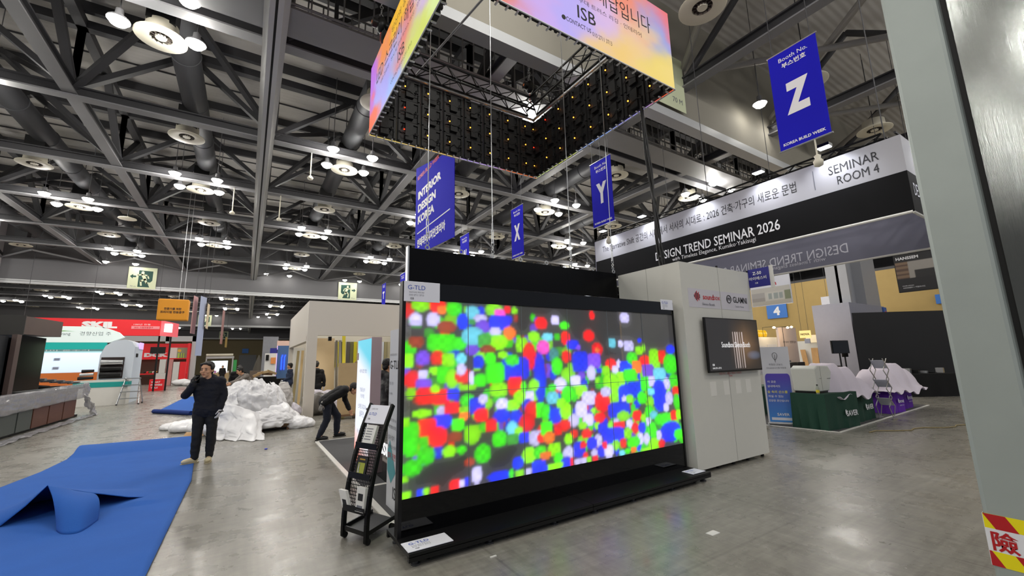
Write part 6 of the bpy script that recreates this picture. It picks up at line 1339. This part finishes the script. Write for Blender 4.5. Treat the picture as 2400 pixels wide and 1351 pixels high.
# ------------------------------------------------------------------ people
skin = mat('skin', '#d39f7c', .55, var=.05, vscale=20); hair_m = mat('black_hair', '#15110f', .6, bump=.4, bscale=120); lip_m = mat('lip', '#96504a', .5); eye_m = mat('dark_eye', '#100c0a', .3)
def V3(*a): return Vector(a)
def caps(mb, p, q, r0, r1, n=14):
    p, q = Vector(p), Vector(q); mb.tube([p, q], [r0, r1], n); mb.ell(p, r0, r0, r0, n, 8); mb.ell(q, r1, r1, r1, n, 8)
def hand(mb, wrist, d, nrm, thumb, curl=.5, s=1.0, r=.0085):
    """palm, four unequal bent fingers and a thumb; d points from wrist to fingertips, nrm out of the palm, thumb towards the thumb side"""
    d = Vector(d).normalized(); nrm = Vector(nrm); nrm = (nrm-d*nrm.dot(d)).normalized(); th = d.cross(nrm); th = th if th.dot(Vector(thumb)) > 0 else -th; w_ = Vector(wrist)
    for k in (-1.3, -.4, .4, 1.3): caps(mb, w_+d*.015*s+th*k*.012*s, w_+d*.088*s+th*k*.021*s, .017*s, .013*s, 10)
    for k, L in zip((1.45, .5, -.45, -1.35), (.072, .080, .075, .058)):
        p = w_+d*.09*s+th*k*.0195*s; a = curl*.7
        for j, f in enumerate((.45, .32, .26)):
            dd = d*math.cos(a)+nrm*math.sin(a); q = p+dd*L*f*s; caps(mb, p, q, r*s*(1.08-.1*j), r*s*(1-.12*j), 8); p = q; a += curl*.75
    p = w_+d*.03*s+th*.030*s; a = .75
    for j, L in enumerate((.040, .030, .024)):
        dd = (d*math.cos(a)+th*math.sin(a)+nrm*(.25+.3*curl*j)).normalized(); q = p+dd*L*s; caps(mb, p, q, (.012-.0015*j)*s, (.0105-.0015*j)*s, 8); p = q; a -= .35
def frame(fwd, up=(0, 0, 1)):
    f = Vector(fwd).normalized(); u = Vector(up); u = (u-f*u.dot(f)).normalized(); r = f.cross(u); return r, f, u
def person(label, loc, J, look, cols, hairstyle='short', vox=.012, hands=None, sh_dir=None, coat=False, hood=False, gloves=None, hs=1.0):
    """J: joints in local metres with the person's chest towards J['fwd']; all limbs taper and meet at the joints"""
    loc = Vector(loc); g = {k: loc+Vector(v) for k, v in J.items() if k != 'fwd'}; fwd = Vector(J['fwd']).normalized()
    t = thing('person', label, 'person', loc)
    side = (g['lsh']-g['rsh']).normalized()
    hr, hf, hu = frame(look, J.get('hup', (0, 0, 1)) if 'hup' in J else (0, 0, 1)); hr, hf, hu = hr*hs, hf*hs, hu*hs; R = Matrix((hr, hf, hu)).transposed()
    # --- body: one continuous surface
    mb = MB(); pel, wst, chs, nck, hd = g['pel'], g['wst'], g['chs'], g['nck'], g['head']
    def trunk(m_, e=0, hem=None):
        for s in (-1, 0, 1):
            caps(m_, pel+side*s*.075, wst+side*s*.065, .10+e, .095+e); caps(m_, wst+side*s*.065, chs+side*s*.085, .095+e, .105+e); caps(m_, chs+side*s*.085, chs.lerp(nck, .62)+side*s*.085, .105+e, .07+e)
            if hem: caps(m_, pel+side*s*.085, pel+side*s*.085+hem, .105+e, .112+e)
        for q in ('lsh', 'rsh'): caps(m_, nck-(nck-chs)*.25, g[q], .07+e*.6, .062+e)
    trunk(mb); caps(mb, nck-(nck-chs)*.3, nck.lerp(hd, .55), .062, .055)
    def arms(m_, e=0, upto=1.0):
        for q in 'lr': caps(m_, g[q+'sh'], g[q+'el'], .052+e, .042+e); caps(m_, g[q+'el'], g[q+'el'].lerp(g[q+'wr'], upto), .042+e, .029+e if upto == 1 else .032+e)
    def legs(m_, e=0, upto=1.0):
        for q in 'lr': caps(m_, g[q+'hip'], g[q+'kn'], .088+e, .058+e); caps(m_, g[q+'kn'], g[q+'kn'].lerp(g[q+'an'], .35), .058+e, .056+e); caps(m_, g[q+'kn'].lerp(g[q+'an'], .35), g[q+'kn'].lerp(g[q+'an'], upto), .056+e, .040+e)
    arms(mb); legs(mb)
    for q in 'lr': caps(mb, g[q+'an'], g[q+'toe'], .04, .03)
    mb.ell(hd+hu*.02, .076, .094, .105, 20, 14, R); mb.ell(hd-hu*.055+hf*.028, .056, .060, .062, 16, 10, R); mb.ell(hd+hu*.028+hf*.066, .052, .024, .016, 12, 8, R)
    mb.ell(hd-hu*.018+hf*.098, .014, .020, .026, 10, 8, R); mb.ell(hd-hu*.028+hf*.106, .017, .012, .011, 10, 8, R); mb.ell(hd-hu*.062+hf*.083, .024, .012, .012, 10, 8, R); mb.ell(hd-hu*.100+hf*.072, .022, .018, .016, 10, 8, R)
    for s in (-1, 1): mb.ell(hd+hr*s*.080-hu*.005-hf*.008, .011, .024, .034, 10, 8, R); mb.ell(hd+hr*s*.045-hu*.03+hf*.060, .026, .024, .024, 10, 8, R)
    for q in 'lr':
        h_ = (hands or {}).get(q, {}); dd = h_.get('d', g[q+'wr']-g[q+'el']); hand(mb, g[q+'wr'], dd, h_.get('n', side*(-1 if q == 'l' else 1)), h_.get('t', fwd), h_.get('curl', .45))
    body = mb.obj('body', skin, t); modified(body, ('REMESH', dict(mode='VOXEL', voxel_size=min(vox, .009))), ('SMOOTH', dict(iterations=3, factor=.4)))
    # --- face details and hair
    for s in (-1, 1):
        MB().ell(hd+hr*s*.031+hu*.008+hf*.086, .0135, .008, .0065, 10, 6, R).obj('eye', eye_m, t, smooth=True); MB().ell(hd+hr*s*.032+hu*.032+hf*.090, .020, .006, .005, 10, 6, R).obj('eyebrow', hair_m, t, smooth=True)
    MB().ell(hd-hu*.062+hf*.094, .022, .006, .006, 10, 6, R).obj('mouth', lip_m, t, smooth=True)
    hb = MB(); hb.ell(hd+hu*.048-hf*.034, .084, .090, .094, 22, 14, R); hb.ell(hd-hf*.050-hu*.015, .074, .058, .075, 16, 10, R)
    for s in (-1, 1): hb.ell(hd+hr*s*.052+hu*.088+hf*.042, .032, .032, .022, 12, 8, R); hb.ell(hd+hr*s*.076+hu*.035-hf*.004, .014, .045, .045, 12, 8, R)
    hb.ell(hd+hu*.100+hf*.035, .055, .045, .024, 12, 8, R); ho = hb.obj('hair', hair_m, t); modified(ho, ('REMESH', dict(mode='VOXEL', voxel_size=.010)), ('SMOOTH', dict(iterations=2, factor=.4)))
    for v in ho.data.vertices: v.co += v.normal*(.005*fbm(v.co*45)+.007*abs(noise.noise(v.co*22)))
    # --- clothes
    jm, pm, sm = cols
    mb = MB(); hem = (pel-wst).normalized()*(.30 if coat else .05); trunk(mb, .026, hem); arms(mb, .020, .93)
    if hood: mb.ell(nck-fwd*.07+Z*.02, .13, .11, .075, 16, 10)
    else: mb.ell(nck+Z*.0-fwd*.02, .095, .085, .05, 16, 10)
    jo = mb.obj('jacket', jm, t); modified(jo, ('REMESH', dict(mode='VOXEL', voxel_size=vox)), ('SMOOTH', dict(iterations=6, factor=.5)))
    for v in jo.data.vertices: p = v.co*7; v.co += v.normal*(.012*fbm((p.x, p.y, p.z*1.8))+.004*noise.noise(p*3))
    mb = MB()
    for s in (-1, 1): caps(mb, pel+side*s*.07, pel.lerp(wst, .6)+side*s*.06, .112, .105)
    legs(mb, .020, .97); po = mb.obj('trousers', pm, t); modified(po, ('REMESH', dict(mode='VOXEL', voxel_size=vox)), ('SMOOTH', dict(iterations=5, factor=.5)))
    for v in po.data.vertices: p = v.co*8; v.co += v.normal*.009*fbm((p.x, p.y, p.z*1.5))
    for q in 'lr':
        a, b = g[q+'an'], g[q+'toe']; d = (b-a); d.z = 0; d.normalize(); sd = d.cross(Z); z0 = loc.z; c = a.lerp(b, .42); Rf = Matrix((sd, d, Z)).transposed()
        mb = MB(); mb.ell(V3(c.x, c.y, z0+.052), .046, .135, .050, 16, 10, Rf); mb.ell(V3(a.x, a.y, z0+.085), .046, .055, .055, 14, 8, Rf); mb.ell(V3(c.x, c.y, z0+.052)+d*.06, .049, .075, .042, 14, 8, Rf)
        so = mb.obj('shoe', sm, t); modified(so, ('REMESH', dict(mode='VOXEL', voxel_size=.010)), ('SMOOTH', dict(iterations=2, factor=.4)))
        for v in so.data.vertices: v.co.z = max(v.co.z, 0.004-0)
        MB().prism([V3(c.x, c.y, z0+.001)+sd*(.050*math.sin(k))+d*(.142*math.cos(k)) for k in np.linspace(0, 2*PI, 20)[:-1]], (0, 0, .022)).obj('sole', mat('dark_sole', '#2a2826', .7) if sm is not cream_shoe else mat('pale_sole', '#b3a98e', .7), so)
    if gloves:
        for q, gm_ in gloves.items():
            h_ = (hands or {}).get(q, {}); dd = Vector(h_.get('d', g[q+'wr']-g[q+'el'])); mb = MB(); hand(mb, g[q+'wr'], dd, h_.get('n', side*(-1 if q == 'l' else 1)), h_.get('t', fwd), h_.get('curl', .45), 1.04, .0125)
            dn = dd.normalized(); caps(mb, g[q+'wr']-dn*.03, g[q+'wr']+dn*.03, .037, .034)
            go = mb.obj('glove', gm_, t); modified(go, ('REMESH', dict(mode='VOXEL', voxel_size=.007)), ('SMOOTH', dict(iterations=2, factor=.4)))
            if q == 'l' and gm_ is white_glove:
                th_ = dn.orthogonal(); MB().tube([g[q+'wr']+dn*.045+V3(.055*math.cos(k), .04*math.sin(k), 0) for k in np.linspace(0, 2*PI, 16)], .010, 6).obj('stripe', black_matte, go)
    return t
navy_j = mat('navy_hooded_jacket', '#12141f', .85, bump=.2, bscale=40); black_t = mat('black_trousers', '#17181b', .85, bump=.2, bscale=40); cream_shoe = mat('cream_shoe', '#cfc39f', .6); white_glove = mat('white_work_glove', '#d9dae0', .75, bump=.3, bscale=120)
black_glove = mat('black_work_glove', '#121214', .75, bump=.3, bscale=120); black_j = mat('black_jacket', '#0e0e10', .85, bump=.2, bscale=40); blue_jean = mat('dark_jeans', '#171c2a', .85); black_shoe = mat('black_shoe', '#0c0c0d', .5)
def J(fwd, **k):
    f = Vector(fwd).normalized(); s = Z.cross(f)      # s points to the person's left
    b = dict(pel=(0, 0, .93), wst=(0, 0, 1.06), chs=(0, .0, 1.24), nck=(0, -.01, 1.42), head=(0, .02, 1.585), lsh=(.185, 0, 1.385), rsh=(-.185, 0, 1.385), lel=(.235, -.02, 1.12), rel=(-.235, -.02, 1.12), lwr=(.24, .06, .88), rwr=(-.24, .06, .88),
             lhip=(.092, 0, .90), rhip=(-.092, 0, .90), lkn=(.11, .02, .49), rkn=(-.11, .02, .49), lan=(.12, -.02, .085), ran=(-.12, -.02, .085), ltoe=(.14, .14, .04), rtoe=(-.14, .14, .04)); b.update(k)
    out = {n: s*v[0]+f*v[1]+Z*v[2] for n, v in b.items()}; out['fwd'] = f; return out
# 1 the man with the telephone
j = J((-.18, -1, 0), head=(-.035, .03, 1.59), nck=(-.01, 0, 1.42), lel=(.25, -.03, 1.13), lwr=(.22, .06, .90), rel=(-.30, .10, 1.16), rwr=(-.165, .21, 1.36), pel=(.02, 0, .93), lan=(.11, -.02, .085), ran=(-.10, -.0, .085), ltoe=(.12, .13, .04), rtoe=(-.22, .10, .04), rkn=(-.09, .03, .49), lkn=(.12, .02, .49))
fw = j['fwd']; sd = Z.cross(fw)
P1 = (-.55, 9.38, 0)
person('man in navy hooded jacket holding a phone to his mouth, standing on the blue carpet', P1, j, (-.42, -.95, -.06), (navy_j, black_t, cream_shoe), hood=True, hs=1.13, vox=.011,
       hands=dict(r=dict(d=(.02, -.02, 1), n=sd*.5+fw*-.6, t=sd, curl=.95), l=dict(d=fw*.35-Z, n=-sd, t=fw, curl=.5)), gloves=dict(l=white_glove, r=black_glove))
ph = Vector(P1)+sd*-.13+fw*.155+Z*1.44
t = thing('telephone', 'black telephone held to the mouth of the man in navy', 'telephone', ph); MB().obox(ph, sd+fw*.3, fw-sd*.3, Vector((0, 0, 1)), .035, .006, .07).obj('casing', black_gloss, t, bevel=.004)
# 2 bending man
f2 = Vector((1, -.12, 0)); s2 = Z.cross(f2.normalized())
j = J((1, -.12, 0), pel=(0, .0, .84), wst=(0, .12, .93), chs=(0, .28, 1.02), nck=(0, .42, 1.08), head=(-.02, .56, 1.06), lsh=(.18, .36, 1.06), rsh=(-.18, .36, 1.06), lel=(.24, .40, .80), rel=(-.22, .10, .92), lwr=(.20, .50, .58), rwr=(-.24, -.10, .78), lhip=(.09, 0, .82), rhip=(-.09, 0, .82),
      lkn=(.14, .24, .46), rkn=(-.13, .02, .44), lan=(.16, .24, .085), ran=(-.16, -.13, .085), ltoe=(.18, .40, .04), rtoe=(-.20, .02, .04))
person('man in black bending forward on the carpet edge left of the glowing light box', (1.60, 10.42, 0), j, (.85, -.25, -.55), (black_j, blue_jean, black_shoe), vox=.013, hands=dict(r=dict(d=(-.3, 0, -1), n=s2, t=f2, curl=.6)), gloves=dict(r=mat('grey_glove', '#9a9690', .75)))
# 3 man in navy sweater seen from the side
person('man in dark blue sweater standing side-on at the left edge of the cream booth', (1.62, 20.6, 0), J((-1, .25, 0), lel=(.2, -.05, 1.12), lwr=(.14, .20, .98), rel=(-.22, -.02, 1.12), rwr=(-.16, .18, .96)), (-1, .35, -.1), (mat('blue_sweater', '#2a3550', .85), black_t, black_shoe), vox=.016, gloves=dict(l=white_glove, r=white_glove))
# 4 man in black padded jacket seen from behind
person('man in black jacket with his back turned, half hidden by the cream booth post', (2.10, 16.3, 0), J((.05, 1, 0), head=(0, .03, 1.62), lel=(.27, 0, 1.12), rel=(-.27, 0, 1.12), lwr=(.28, .05, .88), rwr=(-.28, .05, .88)), (.1, 1, -.2), (black_j, mat('blue_jeans', '#22355c', .85), black_shoe), vox=.016, hood=True, gloves=dict(r=white_glove))
# 5 puffer coat man beyond the info panel
person('man in grey padded hooded coat half hidden behind the white information panel', (2.28, 8.1, 0), J((1, .1, 0), lel=(.25, -.06, 1.12), rel=(-.25, -.06, 1.12), rwr=(-.18, .14, .98), lwr=(.18, .14, .98)), (1, .2, -.15), (mat('grey_padded_coat', '#2a2a2c', .6, bump=.5, bscale=7), black_t, black_shoe), vox=.015, hood=True, coat=True)
# 6 man in grey jacket stooping behind the foam
person('stooping man in light grey-brown jacket behind the white foam heap', (.2, 17.4, 0), J((-.9, -.4, 0), pel=(0, 0, .88), wst=(0, .06, 1.0), chs=(0, .20, 1.18), nck=(0, .30, 1.34), head=(0, .40, 1.47), lsh=(.18, .26, 1.30), rsh=(-.18, .26, 1.30), lel=(.26, .48, 1.18), lwr=(.24, .74, 1.08), rel=(-.24, .42, 1.12), rwr=(-.2, .66, 1.04)), (-1, -.1, -.5), (mat('grey_brown_jacket', '#77706a', .8, var=.25, vscale=9), black_t, black_shoe), vox=.016)
# 7 man in black beside him
person('man in black leaning behind the stooping man at the foam heap', (-.25, 19.6, 0), J((.3, -1, 0), nck=(0, .08, 1.40), head=(0, .16, 1.53), chs=(0, .05, 1.24), lsh=(.185, .07, 1.36), rsh=(-.185, .07, 1.36)), (-.2, -1, -.4), (black_j, black_t, black_shoe), vox=.018)
# 8 far person in long black coat
person('far person in a long black coat walking among the distant stands', (-1.95, 50.5, 0), J((0, -1, 0)), (0, -1, -.1), (black_j, black_t, black_shoe), vox=.022, coat=True, hood=True)
